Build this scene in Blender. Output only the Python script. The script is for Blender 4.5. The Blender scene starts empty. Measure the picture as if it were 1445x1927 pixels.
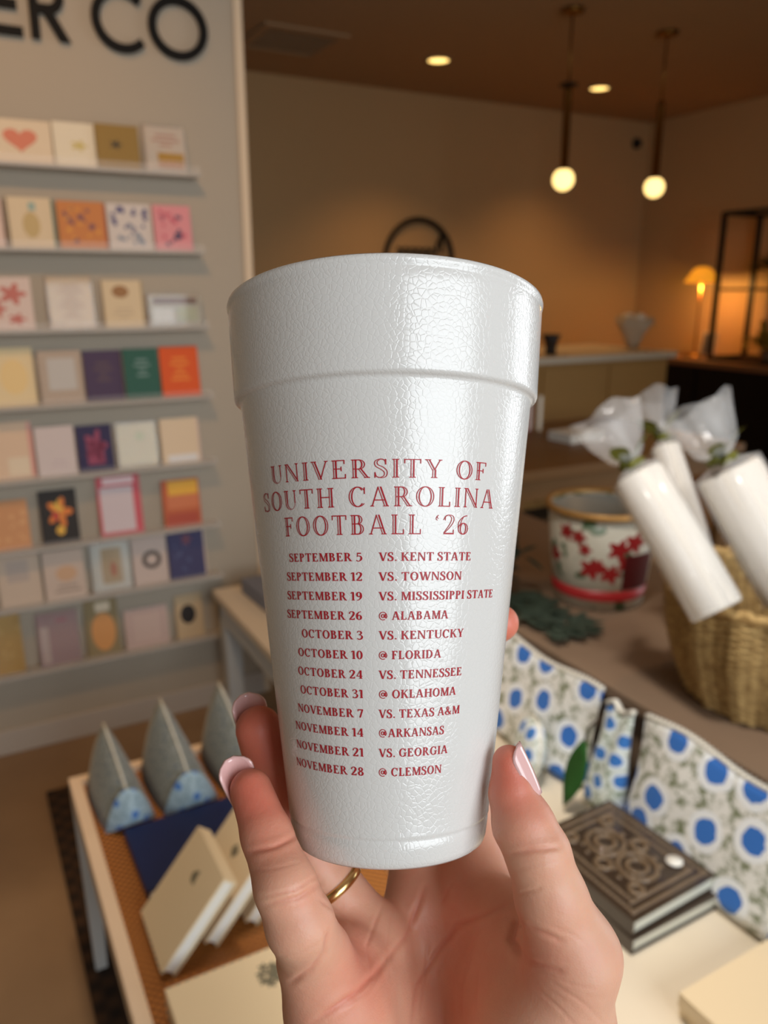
import bpy, bmesh, math, random
import numpy as np
from mathutils import Vector, Matrix
random.seed(4)
S = bpy.context.scene
COL = S.collection
R = math.radians

# ------------------------------------------------------------------ camera, sky, lights, exposure
FPX, IW, IH, CZ = 1500.0, 1445, 1927, 1.4
PITCH = math.atan(423 / FPX)
HEAD = R(28.4)
cam_d = bpy.data.cameras.new('camera')
cam = bpy.data.objects.new('camera', cam_d)
COL.objects.link(cam)
cam.location = (0, 0, CZ)
cam.rotation_euler = (math.pi / 2 - PITCH, 0, -HEAD)
cam_d.sensor_fit = 'VERTICAL'
cam_d.sensor_height = 36.0
cam_d.lens = FPX / IH * 36.0
cam_d.clip_start = 0.02
cam_d.dof.use_dof = True
cam_d.dof.focus_distance = 0.215
cam_d.dof.aperture_fstop = 13.0
S.camera = cam

S.view_settings.view_transform = 'Standard'
S.view_settings.look = 'None'
S.view_settings.gamma = 1.0
S.view_settings.use_curve_mapping = False
S.view_settings.exposure = 0.0

world = bpy.data.worlds.new('sky')
S.world = world
world.use_nodes = True
bg = world.node_tree.nodes['Background']
bg.inputs[0].default_value = (0.80, 0.90, 1.0, 1)
bg.inputs[1].default_value = 0.22


def light(name, kind, loc, energy, color, rot=(0, 0, 0), **kw):
    d = bpy.data.lights.new(name, kind)
    d.energy = energy
    d.color = color
    for k, v in kw.items():
        setattr(d, k, v)
    o = bpy.data.objects.new(name, d)
    COL.objects.link(o)
    o.location = loc
    o.rotation_euler = rot
    return o


DAY = (0.90, 0.96, 1.0)
# daylight through the shop windows behind the camera and the glass door in the right wall
light('daylight_front', 'AREA', (0.75, -2.04, 1.75), 48, DAY, (R(65), 0, 0), shape='RECTANGLE', size=2.1, size_y=1.9, spread=R(150))
light('daylight_door', 'AREA', (5.62, 0.1, 1.35), 26, DAY, (R(75), 0, R(90)), shape='RECTANGLE', size=1.8, size_y=2.2, spread=R(130))


# ------------------------------------------------------------------ helpers
def srgb(r, g, b):
    def f(c):
        c /= 255.0
        return c / 12.92 if c <= 0.04045 else ((c + 0.055) / 1.055) ** 2.4
    return (f(r), f(g), f(b), 1.0)


cp, sp, ch, sh = math.cos(PITCH), math.sin(PITCH), math.cos(HEAD), math.sin(HEAD)
FWD = Vector((sh * cp, ch * cp, -sp))
RGT = Vector((ch, -sh, 0))
UPV = RGT.cross(FWD)
EYE = Vector((0, 0, CZ))


def sight(x, y):
    return FWD + RGT * ((x - IW / 2) / FPX) - UPV * ((y - IH / 2) / FPX)


def on_z(x, y, z):
    d = sight(x, y)
    return EYE + d * ((z - CZ) / d.z)


def on_y(x, y, Y):
    d = sight(x, y)
    return EYE + d * (Y / d.y)


def on_x(x, y, X):
    d = sight(x, y)
    return EYE + d * (X / d.x)


_M = {}


def nodes(name):
    m = bpy.data.materials.new(name)
    m.use_nodes = True
    nt = m.node_tree
    return m, nt, nt.nodes['Principled BSDF']


def mat(name, c, rough=0.6, spec=0.5, metal=0.0, noise=0.0, nscale=20.0, bump=0.0, bscale=200.0, trans=0.0, emit=None, estr=1.0, sheen=0.0, alpha=1.0, ior=1.45, coat=0.0):
    if name in _M:
        return _M[name]
    m, nt, b = nodes(name)
    L = nt.links
    b.inputs['Base Color'].default_value = c
    b.inputs['Roughness'].default_value = rough
    b.inputs['Specular IOR Level'].default_value = spec
    b.inputs['Metallic'].default_value = metal
    b.inputs['Transmission Weight'].default_value = trans
    b.inputs['IOR'].default_value = ior
    b.inputs['Sheen Weight'].default_value = sheen
    b.inputs['Alpha'].default_value = alpha
    b.inputs['Coat Weight'].default_value = coat
    if emit:
        b.inputs['Emission Color'].default_value = emit
        b.inputs['Emission Strength'].default_value = estr
    tc = nt.nodes.new('ShaderNodeTexCoord')
    if noise > 0:
        n = nt.nodes.new('ShaderNodeTexNoise')
        n.inputs['Scale'].default_value = nscale
        n.inputs['Detail'].default_value = 4
        L.new(tc.outputs['Object'], n.inputs['Vector'])
        mx = nt.nodes.new('ShaderNodeMix')
        mx.data_type = 'RGBA'
        mx.inputs[6].default_value = tuple(v * (1 - noise) for v in c[:3]) + (1,)
        mx.inputs[7].default_value = tuple(min(1, v * (1 + noise)) for v in c[:3]) + (1,)
        L.new(n.outputs['Fac'], mx.inputs[0])
        L.new(mx.outputs[2], b.inputs['Base Color'])
    if bump > 0:
        n2 = nt.nodes.new('ShaderNodeTexNoise')
        n2.inputs['Scale'].default_value = bscale
        L.new(tc.outputs['Object'], n2.inputs['Vector'])
        bp = nt.nodes.new('ShaderNodeBump')
        bp.inputs['Strength'].default_value = bump
        bp.inputs['Distance'].default_value = 0.002
        L.new(n2.outputs['Fac'], bp.inputs['Height'])
        L.new(bp.outputs['Normal'], b.inputs['Normal'])
    _M[name] = m
    return m


def ramp_mat(name, stops, make_fac, rough=0.7, bump=None):
    m, nt, b = nodes(name)
    b.inputs['Roughness'].default_value = rough
    tc = nt.nodes.new('ShaderNodeTexCoord')
    fac = make_fac(nt, tc)
    r = nt.nodes.new('ShaderNodeValToRGB')
    while len(r.color_ramp.elements) < len(stops):
        r.color_ramp.elements.new(0.5)
    for e, (p, c) in zip(r.color_ramp.elements, stops):
        e.position = p
        e.color = c
    nt.links.new(fac, r.inputs[0])
    nt.links.new(r.outputs[0], b.inputs['Base Color'])
    if bump:
        bp = nt.nodes.new('ShaderNodeBump')
        bp.inputs['Strength'].default_value = bump
        bp.inputs['Distance'].default_value = 0.003
        nt.links.new(fac, bp.inputs['Height'])
        nt.links.new(bp.outputs['Normal'], b.inputs['Normal'])
    return m


def floral(name, axes, scale, flower, ring, ground, leaf, rand=0.75, petal=0.30, rough=0.75):
    """printed cloth: round flowers with pale petals over a mottled leafy ground"""
    m, nt, b = nodes(name)
    L = nt.links
    N = nt.nodes.new
    b.inputs['Roughness'].default_value = rough
    b.inputs['Sheen Weight'].default_value = 0.2
    tc = N('ShaderNodeTexCoord')
    sx = N('ShaderNodeSeparateXYZ')
    L.new(tc.outputs['Object'], sx.inputs[0])
    cb = N('ShaderNodeCombineXYZ')
    L.new(sx.outputs[axes[0]], cb.inputs[0])
    L.new(sx.outputs[axes[1]], cb.inputs[1])
    v = N('ShaderNodeTexVoronoi')
    v.voronoi_dimensions = '2D'
    v.inputs['Scale'].default_value = scale
    v.inputs['Randomness'].default_value = rand
    L.new(cb.outputs[0], v.inputs['Vector'])
    n = N('ShaderNodeTexNoise')
    n.inputs['Scale'].default_value = scale * 4.2
    n.inputs['Detail'].default_value = 3
    n.inputs['Roughness'].default_value = 0.65
    L.new(cb.outputs[0], n.inputs['Vector'])
    gr = N('ShaderNodeValToRGB')
    gr.color_ramp.elements[0].position = 0.40
    gr.color_ramp.elements[0].color = leaf
    gr.color_ramp.elements[1].position = 0.53
    gr.color_ramp.elements[1].color = ground
    L.new(n.outputs['Fac'], gr.inputs[0])
    # wobble the petal edge
    ad = N('ShaderNodeMath')
    ad.operation = 'MULTIPLY_ADD'
    ad.inputs[1].default_value = 0.16
    L.new(n.outputs['Fac'], ad.inputs[0])
    L.new(v.outputs['Distance'], ad.inputs[2])
    r1 = N('ShaderNodeMath')
    r1.operation = 'LESS_THAN'
    r1.inputs[1].default_value = petal + 0.08
    L.new(ad.outputs[0], r1.inputs[0])
    r2 = N('ShaderNodeMath')
    r2.operation = 'LESS_THAN'
    r2.inputs[1].default_value = petal + 0.08 + 0.14
    L.new(ad.outputs[0], r2.inputs[0])
    m1 = N('ShaderNodeMix')
    m1.data_type = 'RGBA'
    L.new(r2.outputs[0], m1.inputs[0])
    L.new(gr.outputs[0], m1.inputs[6])
    m1.inputs[7].default_value = ring
    m2 = N('ShaderNodeMix')
    m2.data_type = 'RGBA'
    L.new(r1.outputs[0], m2.inputs[0])
    L.new(m1.outputs[2], m2.inputs[6])
    m2.inputs[7].default_value = flower
    L.new(m2.outputs[2], b.inputs['Base Color'])
    return m


def link(name, me, m=None, parent=None, smooth=False, loc=None, rot=None):
    o = bpy.data.objects.new(name, me)
    COL.objects.link(o)
    if m is not None:
        me.materials.append(m)
    if smooth:
        for p in me.polygons:
            p.use_smooth = True
    if parent is not None:
        o.parent = parent
    if loc is not None:
        o.location = loc
    if rot is not None:
        o.rotation_euler = rot
    return o


def from_bm(name, bm, m=None, parent=None, smooth=False, **kw):
    me = bpy.data.meshes.new(name)
    bm.normal_update()
    bm.to_mesh(me)
    bm.free()
    return link(name, me, m, parent, smooth, **kw)


def tag(o, label=None, cat=None, group=None, kind=None):
    if label:
        o['label'] = label
    if cat:
        o['category'] = cat
    if group:
        o['group'] = group
    if kind:
        o['kind'] = kind
    return o


def empty(name, label, cat, loc=(0, 0, 0), rot=(0, 0, 0), group=None):
    o = bpy.data.objects.new(name, None)
    o.empty_display_size = 0.05
    COL.objects.link(o)
    o.location = loc
    o.rotation_euler = rot
    return tag(o, label, cat, group)


def add_box(bm, lo, hi, M=None):
    x0, y0, z0 = lo
    x1, y1, z1 = hi
    vs = [bm.verts.new((x, y, z)) for x in (x0, x1) for y in (y0, y1) for z in (z0, z1)]
    if M is not None:
        for v in vs:
            v.co = M @ v.co
    for f in ((0, 1, 3, 2), (4, 6, 7, 5), (0, 4, 5, 1), (2, 3, 7, 6), (0, 2, 6, 4), (1, 5, 7, 3)):
        bm.faces.new([vs[i] for i in f])


def box(name, lo, hi, m, parent=None, bevel=0.0, M=None, **kw):
    bm = bmesh.new()
    add_box(bm, lo, hi, M)
    if bevel > 0:
        bmesh.ops.bevel(bm, geom=bm.edges[:], offset=bevel, segments=2, affect='EDGES', profile=0.5)
    bmesh.ops.recalc_face_normals(bm, faces=bm.faces[:])
    return from_bm(name, bm, m, parent, **kw)


def add_lathe(bm, prof, n=48, c=(0, 0, 0), M=None, close=False):
    """prof: list of (r, z); revolve about z"""
    rings = []
    for r, z in prof:
        if r < 1e-6:
            v = bm.verts.new((c[0], c[1], c[2] + z))
            rings.append([v])
        else:
            rings.append([bm.verts.new((c[0] + r * math.cos(2 * math.pi * i / n), c[1] + r * math.sin(2 * math.pi * i / n), c[2] + z)) for i in range(n)])
    if M is not None:
        for rg in rings:
            for v in rg:
                v.co = M @ v.co
    for a, b in zip(rings, rings[1:]):
        for i in range(n):
            j = (i + 1) % n
            q = []
            for v in ((a[i % len(a)], a[j % len(a)], b[j % len(b)], b[i % len(b)])):
                if v not in q:
                    q.append(v)
            if len(q) > 2:
                bm.faces.new(q)


def add_tube(bm, pts, rad, n=10, closed=False):
    pts = [Vector(p) for p in pts]
    rads = rad if isinstance(rad, (list, tuple)) else [rad] * len(pts)
    rings = []
    ref = None
    N = len(pts)
    for i, p in enumerate(pts):
        a = pts[(i - 1) % N] if (closed or i > 0) else p
        b = pts[(i + 1) % N] if (closed or i < N - 1) else p
        t = (b - a).normalized()
        if ref is None:
            ref = Vector((0, 0, 1)) if abs(t.z) < 0.9 else Vector((1, 0, 0))
        u = (ref - t * ref.dot(t)).normalized()
        ref = u
        w = t.cross(u)
        rings.append([bm.verts.new(p + (u * math.cos(2 * math.pi * k / n) + w * math.sin(2 * math.pi * k / n)) * rads[i]) for k in range(n)])
    for i in range(N if closed else N - 1):
        a, b = rings[i], rings[(i + 1) % N]
        for k in range(n):
            bm.faces.new((a[k], a[(k + 1) % n], b[(k + 1) % n], b[k]))
    if not closed:
        bm.faces.new(rings[0][::-1])
        bm.faces.new(rings[-1])


def tube(name, pts, rad, m, parent=None, n=10, closed=False, **kw):
    bm = bmesh.new()
    add_tube(bm, pts, rad, n, closed)
    return from_bm(name, bm, m, parent, True, **kw)


def lathe(name, prof, m, parent=None, n=48, smooth=True, **kw):
    bm = bmesh.new()
    add_lathe(bm, prof, n)
    bmesh.ops.recalc_face_normals(bm, faces=bm.faces[:])
    return from_bm(name, bm, m, parent, smooth, **kw)


def add_poly(bm, pts, z0, z1):
    """prism of a flat outline (x, y) between z0 and z1"""
    a = [bm.verts.new((p[0], p[1], z0)) for p in pts]
    b = [bm.verts.new((p[0], p[1], z1)) for p in pts]
    n = len(pts)
    bm.faces.new(a[::-1])
    bm.faces.new(b)
    for i in range(n):
        bm.faces.new((a[i], a[(i + 1) % n], b[(i + 1) % n], b[i]))


def add_ring_strip(bm, outer, inner, z0, z1, closed=True):
    n = len(outer)
    O0 = [bm.verts.new((p[0], p[1], z0)) for p in outer]
    O1 = [bm.verts.new((p[0], p[1], z1)) for p in outer]
    I0 = [bm.verts.new((p[0], p[1], z0)) for p in inner]
    I1 = [bm.verts.new((p[0], p[1], z1)) for p in inner]
    for i in range(n if closed else n - 1):
        j = (i + 1) % n
        bm.faces.new((O1[i], O1[j], I1[j], I1[i]))
        bm.faces.new((O0[j], O0[i], I0[i], I0[j]))
        bm.faces.new((O0[i], O0[j], O1[j], O1[i]))
        bm.faces.new((I0[j], I0[i], I1[i], I1[j]))
    if not closed:
        bm.faces.new((O0[0], O1[0], I1[0], I0[0]))
        bm.faces.new((O0[-1], I0[-1], I1[-1], O1[-1]))


def struct(o):
    o['kind'] = 'structure'
    return o


# ------------------------------------------------------------------ the room
YW, YB, XR, ZC = 2.487, 5.68, 5.75, 2.80
M_disp = mat('display_wall_paint', srgb(180, 170, 154), 0.75, 0.3, noise=0.03, nscale=3)
M_wall = mat('back_wall_paint', srgb(202, 168, 122), 0.8, 0.3, noise=0.03, nscale=2)
M_ceil = mat('ceiling_paint', srgb(178, 148, 114), 0.9, 0.2)
M_trim = mat('baseboard_paint', srgb(190, 182, 172), 0.6)
M_edge = mat('wall_end_trim', srgb(226, 205, 176), 0.6)


def floor_fac(nt, tc):
    n = nt.nodes.new('ShaderNodeTexNoise')
    n.inputs['Scale'].default_value = 2.2
    n.inputs['Detail'].default_value = 6
    nt.links.new(tc.outputs['Object'], n.inputs['Vector'])
    return n.outputs['Fac']


M_floor = ramp_mat('floor_concrete', [(0.3, srgb(138, 112, 84)), (0.7, srgb(164, 136, 104))], floor_fac, 0.55)
struct(box('floor', (-1.75, -2.3, -0.1), (5.95, 5.9, 0), M_floor))
struct(box('ceiling', (-1.75, -2.3, ZC), (5.95, 5.9, ZC + 0.1), M_ceil))
struct(box('wall_left', (-1.6, YW, 0), (0.852, YW + 0.13, ZC), M_disp))
struct(box('trim_1', (0.852, YW - 0.006, 0), (0.876, YW + 0.136, ZC), M_edge))
struct(box('baseboard_left', (-1.6, YW - 0.014, 0), (0.852, YW, 0.082), M_trim, bevel=0.003))
struct(box('wall_back', (0.5, YB, 0), (5.9, YB + 0.12, ZC), M_wall))
struct(box('baseboard_back', (0.5, YB - 0.014, 0), (XR, YB, 0.1), M_trim, bevel=0.003))
bm = bmesh.new()
add_box(bm, (XR, 1.05, 0), (XR + 0.12, YB, ZC))
add_box(bm, (XR, -2.2, 0), (XR + 0.12, -0.85, ZC))
add_box(bm, (XR, -0.85, 2.5), (XR + 0.12, 1.05, ZC))
struct(from_bm('wall_right', bm, M_wall))
bm = bmesh.new()
add_box(bm, (-1.6, -2.2, 0), (XR, -2.08, 0.45))
add_box(bm, (-1.6, -2.2, 2.62), (XR, -2.08, ZC))
add_box(bm, (-1.6, -2.2, 0.45), (-0.95, -2.08, 2.62))
add_box(bm, (2.45, -2.2, 0.45), (XR, -2.08, 2.62))
struct(from_bm('wall_front', bm, M_wall))
struct(box('wall_side', (-1.72, -2.2, 0), (-1.6, 5.8, ZC), M_disp))
M_frame = mat('window_frame', srgb(40, 38, 36), 0.4)
bm = bmesh.new()
for x in (-0.95, 0.73, 2.41):
    add_box(bm, (x, -2.17, 0.45), (x + 0.04, -2.12, 2.62))
for z in (0.45, 2.58):
    add_box(bm, (-0.95, -2.17, z), (2.45, -2.12, z + 0.04))
struct(from_bm('window_1', bm, M_frame))

# ------------------------------------------------------------------ ceiling fittings
M_brass = mat('brass', srgb(150, 110, 55), 0.35, metal=1.0)
M_dark = mat('dark_bronze', srgb(60, 46, 30), 0.5, metal=0.6)
WARM = (1.0, 0.54, 0.21)
M_glow = mat('lamp_glow', srgb(255, 220, 150), 0.5, emit=(1.0, 0.66, 0.20, 1), estr=2.6)
M_glow2 = mat('globe_glow', srgb(255, 220, 150), 0.3, emit=(1.0, 0.68, 0.24, 1), estr=2.2)
M_white = mat('white_paint', srgb(225, 222, 214), 0.5)


def downlight(x, y, label, watts):
    t = empty('downlight', label, 'ceiling light', (x, y, ZC), group='recessed ceiling downlights')
    lathe('trim_ring', [(0.068, 0), (0.085, 0), (0.085, -0.006), (0.070, -0.010), (0.066, -0.004)], M_ceil, t, 32)
    lathe('lens', [(0, -0.006), (0.066, -0.005), (0.066, -0.001), (0, -0.001)], M_glow, t, 32)
    l = light('downlight_beam', 'SPOT', (0, 0, -0.03), watts, WARM, spot_size=R(110), spot_blend=0.9, shadow_soft_size=0.06)
    l.parent = t
    return t


p = on_z(825, 112, ZC)
downlight(p.x, p.y, 'round recessed downlight glowing in the ceiling above the black ring sign', 42)
p = on_z(1128, 165, ZC)
downlight(p.x, p.y, 'round recessed downlight glowing in the ceiling between the two pendant rods', 36)
light('display_wall_spot', 'SPOT', (0.1, 1.15, 2.76), 46, WARM, (R(38), 0, 0), spot_size=R(95), spot_blend=0.9, shadow_soft_size=0.08)
light('table_fill', 'SPOT', (0.25, 1.0, 2.76), 46, (1.0, 0.76, 0.52), (0, 0, 0), spot_size=R(46), spot_blend=0.6, shadow_soft_size=0.08)  # unseen lamp added to brighten the cane table
light('table_fill', 'SPOT', (0.38, 0.62, 2.76), 120, (1.0, 0.94, 0.87), (R(4), R(-15), 0), spot_size=R(40), spot_blend=0.6, shadow_soft_size=0.08)  # unseen lamp added in place of daylight on the floral pouches
light('centre_spot', 'SPOT', (2.4, 1.2, 2.76), 22, WARM, (0, 0, 0), spot_size=R(120), spot_blend=0.9, shadow_soft_size=0.08)


def pendant(px, py, gx, gy, label, collar):
    c = on_z(px, py, ZC)
    g = on_y(gx, gy, c.y).z - ZC
    t = empty('pendant_lamp', label, 'pendant lamp', (c.x, c.y, ZC), group='brass pendant lamps over the counter')
    lathe('canopy', [(0, 0), (0.062, 0), (0.062, -0.018), (0.02, -0.026), (0, -0.026)], M_brass, t, 32)
    tube('rod', [(0, 0, -0.02), (0, 0, g + 0.46)], 0.006, M_brass, t)
    lathe('stem_tube', [(0, g + 0.47), (0.019, g + 0.465), (0.022, g + 0.44), (0.022, g + 0.055), (0.03, g + 0.05), (0.03, g + 0.035), (0, g + 0.035)], M_brass, t, 24)
    lathe('globe', [(0.058 * math.sin(a * math.pi / 20), g - 0.058 * math.cos(a * math.pi / 20)) for a in range(21)], M_glow2, t, 32)
    if collar:
        lathe('collar', [(0, g + 0.475), (0.05, g + 0.475), (0.05, g + 0.465), (0, g + 0.465)], M_dark, t, 24)


pendant(1078, 17, 1061, 338, 'brass pendant lamp with a glowing globe, left one of the pair, collar on its rod', True)
pendant(1256, 60, 1235, 353, 'brass pendant lamp with a glowing globe, right one of the pair, nearer the wall corner', False)

t = empty('ceiling_vent', 'rectangular slatted air vent in the ceiling near the end of the card wall', 'vent', (2.03, 4.90, ZC))
bm = bmesh.new()
for a in ((-0.26, -0.26, -0.21, 0.26), (0.21, -0.26, 0.26, 0.26), (-0.21, -0.26, 0.21, -0.21), (-0.21, 0.21, 0.21, 0.26)):
    add_box(bm, (a[0], a[1], -0.014), (a[2], a[3], 0))
from_bm('frame', bm, M_ceil, t)
for k in range(9):
    box('slat', (-0.21, -0.006, -0.012), (0.21, 0.010, -0.008), M_ceil, t, loc=(0, -0.19 + k * 0.046, 0))
box('backing', (-0.21, -0.21, -0.003), (0.21, 0.21, -0.001), mat('vent_dark', srgb(50, 40, 30), 0.9), t)

t = empty('wall_sensor', 'small dark round sensor high on the back wall near the corner', 'sensor', (5.6, YB, 2.62))
lathe('sensor_base', [(0, 0), (0.045, 0), (0.045, 0.02), (0, 0.02)], M_dark, t, 24, rot=(R(90), 0, 0))
lathe('sensor_eye', [(0.038 * math.cos(a * math.pi / 12), 0.02 + 0.038 * math.sin(a * math.pi / 12)) for a in range(7)], mat('sensor_black', srgb(30, 26, 24), 0.3), t, 24, rot=(R(90), 0, 0))

# ------------------------------------------------------------------ wall sign
M_ink = mat('sign_black', srgb(16, 14, 12), 0.6, 0.2)
sg = empty('wall_sign', 'large black raised capital letters along the top of the card wall', 'sign', (0, YW, 2.022))


def arc(cx, cy, rx, ry, a0, a1, n=48):
    return [(cx + rx * math.cos(R(a0 + (a1 - a0) * i / n)), cy + ry * math.sin(R(a0 + (a1 - a0) * i / n))) for i in range(n + 1)]


def letter(ch_, x):
    bm = bmesh.new()
    H_, T = 0.145, 0.022
    if ch_ == 'E':
        for a in ((0, 0, T, H_), (T, 0, 0.085, T), (T, H_ / 2 - T / 2, 0.076, H_ / 2 + T / 2), (T, H_ - T, 0.085, H_)):
            add_box(bm, (a[0], a[1], 0.004), (a[2], a[3], 0.016))
    elif ch_ == 'R':
        add_box(bm, (0, 0, 0.004), (T, H_, 0.016))
        o = [(T, H_)] + arc(0.045, H_ - 0.042, 0.042, 0.042, 90, -90, 24) + [(T, H_ - 0.084)]
        i = [(T, H_ - T)] + arc(0.045, H_ - 0.042, 0.020, 0.020, 90, -90, 24) + [(T, H_ - 0.084 + T)]
        add_ring_strip(bm, o, i, 0.004, 0.016, False)
        add_poly(bm, [(0.032, 0.065), (0.058, 0.066), (0.096, 0), (0.069, 0)], 0.0041, 0.0159)
    elif ch_ == 'C':
        add_ring_strip(bm, arc(0.08, H_ / 2, 0.08, 0.080, 45, 315), arc(0.08, H_ / 2, 0.058, 0.058, 42, 318), 0.004, 0.016, False)
    else:
        add_ring_strip(bm, arc(0.083, H_ / 2, 0.083, 0.080, 0, 360)[:-1], arc(0.083, H_ / 2, 0.061, 0.058, 0, 360)[:-1], 0.004, 0.016)
    bmesh.ops.recalc_face_normals(bm, faces=bm.faces[:])
    o = from_bm('letter', bm, M_ink, sg, loc=(x, 0, 0), rot=(R(90), 0, 0))
    o['label'] = 'black raised letter ' + ch_


for c_, x in (('E', 0.197), ('R', 0.302), ('C', 0.455), ('O', 0.604)):
    letter(c_, x)

# ------------------------------------------------------------------ card ledges and greeting cards on the left wall
M_ledge = mat('ledge_paint', srgb(176, 170, 160), 0.5)
M_acry = mat('clear_acrylic', (1, 1, 1, 1), 0.03, trans=1.0, ior=1.25)
M_lip, nt, b = nodes('clear_lip')
b.inputs['Base Color'].default_value = (1, 1, 1, 1)
b.inputs['Roughness'].default_value = 0.1
tr = nt.nodes.new('ShaderNodeBsdfTransparent')
mixs = nt.nodes.new('ShaderNodeMixShader')
mixs.inputs[0].default_value = 0.07
nt.links.new(tr.outputs[0], mixs.inputs[1])
nt.links.new(b.outputs[0], mixs.inputs[2])
nt.links.new(mixs.outputs[0], nt.nodes['Material Output'].inputs['Surface'])
SHELF_Z = [1.715, 1.503, 1.287, 1.078, 0.870, 0.663, 0.487, 0.275]
LEDGE = ['highest card ledge, holding the card with the red heart', 'card ledge second from the top, holding the orange and navy floral cards',
         'card ledge third from the top, holding cream cards and a low packet', 'card ledge holding the bright orange card at its right end',
         'card ledge holding the navy card with a crimson centre', 'card ledge holding the black card with an orange flower',
         'card ledge second from the bottom, holding the navy blue card', 'lowest card ledge, holding the card with the orange oval']
for k, z in enumerate(SHELF_Z):
    t = empty('card_ledge', 'narrow white ' + LEDGE[k], 'shelf', (0, YW, z), group='card ledges on the left wall')
    box('shelf', (-0.62, -0.060, -0.010), (0.712, 0, 0), M_ledge, t, bevel=0.002)
    box('clear_lip', (-0.62, -0.063, -0.010), (0.712, -0.0605, 0.018), M_lip, t)


def motif(bm, el, h, zf):
    """one printed shape on the face of a card, in the card's own x / y"""
    s, cx, cy, sx, sy = el[:5]
    if s == 'block':
        add_poly(bm, [(cx - sx, cy - sy), (cx + sx, cy - sy), (cx + sx, cy + sy), (cx - sx, cy + sy)], zf, zf + 0.0004)
    elif s == 'oval':
        add_poly(bm, arc(cx, cy, sx, sy, 0, 360, 28)[:-1], zf, zf + 0.0004)
    elif s == 'ring':
        add_ring_strip(bm, arc(cx, cy, sx, sy, 0, 360, 28)[:-1], arc(cx, cy, sx * 0.55, sy * 0.55, 0, 360, 28)[:-1], zf, zf + 0.0004)
    elif s == 'heart':
        pts = []
        for i in range(36):
            a = 2 * math.pi * i / 36
            pts.append((cx + sx * (math.sin(a) ** 3), cy + sy * (13 * math.cos(a) - 5 * math.cos(2 * a) - 2 * math.cos(3 * a) - math.cos(4 * a)) / 16))
        add_poly(bm, pts[::-1], zf, zf + 0.0004)
    elif s == 'flower':
        pts = []
        for i in range(50):
            a = 2 * math.pi * i / 50
            q = 0.72 + 0.28 * math.cos(5 * a)
            pts.append((cx + sx * q * math.cos(a), cy + sy * q * math.sin(a)))
        add_poly(bm, pts, zf, zf + 0.0004)
    elif s == 'spots':
        rr = random.Random(el[5])
        for i in range(el[6]):
            x, y = cx + rr.uniform(-sx, sx), cy + rr.uniform(-sy, sy)
            q = rr.uniform(0.005, 0.010)
            motif(bm, ('flower', x, y, q, q), h, zf + i * 0.00001)
    elif s == 'lines':
        for i in range(el[5]):
            y = cy + sy - (i + 0.5) * 2 * sy / el[5]
            w = sx * (0.7 + 0.3 * math.sin(i * 2.1))
            motif(bm, ('block', cx, y, w, sy / el[5] * 0.45), h, zf)
    elif s == 'frame':
        o = [(-sx, -sy), (sx, -sy), (sx, sy), (-sx, sy)]
        add_ring_strip(bm, [(cx + a, cy + b) for a, b in o], [(cx + a * 0.78, cy + b * 0.84) for a, b in o], zf, zf + 0.0004)


CARDS = []


def card(row, x0, x1, top, color, label, prints=(), env=None, depth=0, sleeve=False):
    zb = SHELF_Z[row]
    ypl = YW - 0.030
    yref = zb
    a = on_y(x0, 0, ypl)
    # the row's own image height: use a point at mid height of the card
    xm = (x0 + x1) / 2
    bot = EYE.copy()
    # find image y of shelf at xm
    lo, hi = 0.0, 1927.0
    for _ in range(40):
        md = (lo + hi) / 2
        if on_y(xm, md, ypl).z > zb:
            lo = md
        else:
            hi = md
    yb = lo
    ym = (yb + top) / 2
    pa, pb = on_y(x0, ym, ypl), on_y(x1, ym, ypl)
    w = pb.x - pa.x
    h = (on_y(xm, top, YW - 0.012).z - zb) * 1.01
    lean = R(8)
    t = empty('greeting_card', label, 'greeting card', ((pa.x + pb.x) / 2, YW - 0.030 - depth, zb + 0.0005), (R(90) - lean, 0, 0), 'greeting cards on the wall ledges')
    cm = mat('card_' + '_'.join(str(v) for v in color), srgb(*color), 0.45 if sleeve else 0.6)
    bm = bmesh.new()
    add_box(bm, (-w / 2, 0, -0.002), (w / 2, h, -0.0011))
    add_box(bm, (-w / 2, 0, 0.0), (w / 2, h, 0.0009))
    add_box(bm, (-w / 2, 0, -0.0012), (-w / 2 + 0.0012, h, 0.0002))
    from_bm('folded_sheet', bm, cm, t)
    if env:
        box('envelope', (-w / 2 + 0.006, 0.001, -0.0042), (w / 2 + 0.006, h * 0.985, -0.0022), mat('envelope_' + '_'.join(str(v) for v in env), srgb(*env), 0.7), t)
    for i, (pc, els) in enumerate(prints):
        for e in els:
            bm = bmesh.new()
            e2 = list(e)
            e2[1] = e[1] * w
            e2[2] = h * (0.5 + e[2])
            e2[3] = e[3] * w
            e2[4] = e[4] * h
            motif(bm, tuple(e2), h, 0.0010 + 0.0005 * i)
            from_bm('printed_motif', bm, mat('print_' + '_'.join(str(v) for v in pc), srgb(*pc), 0.5), t)
    if sleeve:
        box('clear_sleeve', (-w / 2 - 0.003, 0.0, 0.0032), (w / 2 + 0.003, h + 0.004, 0.0036), M_acry, t)


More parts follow.
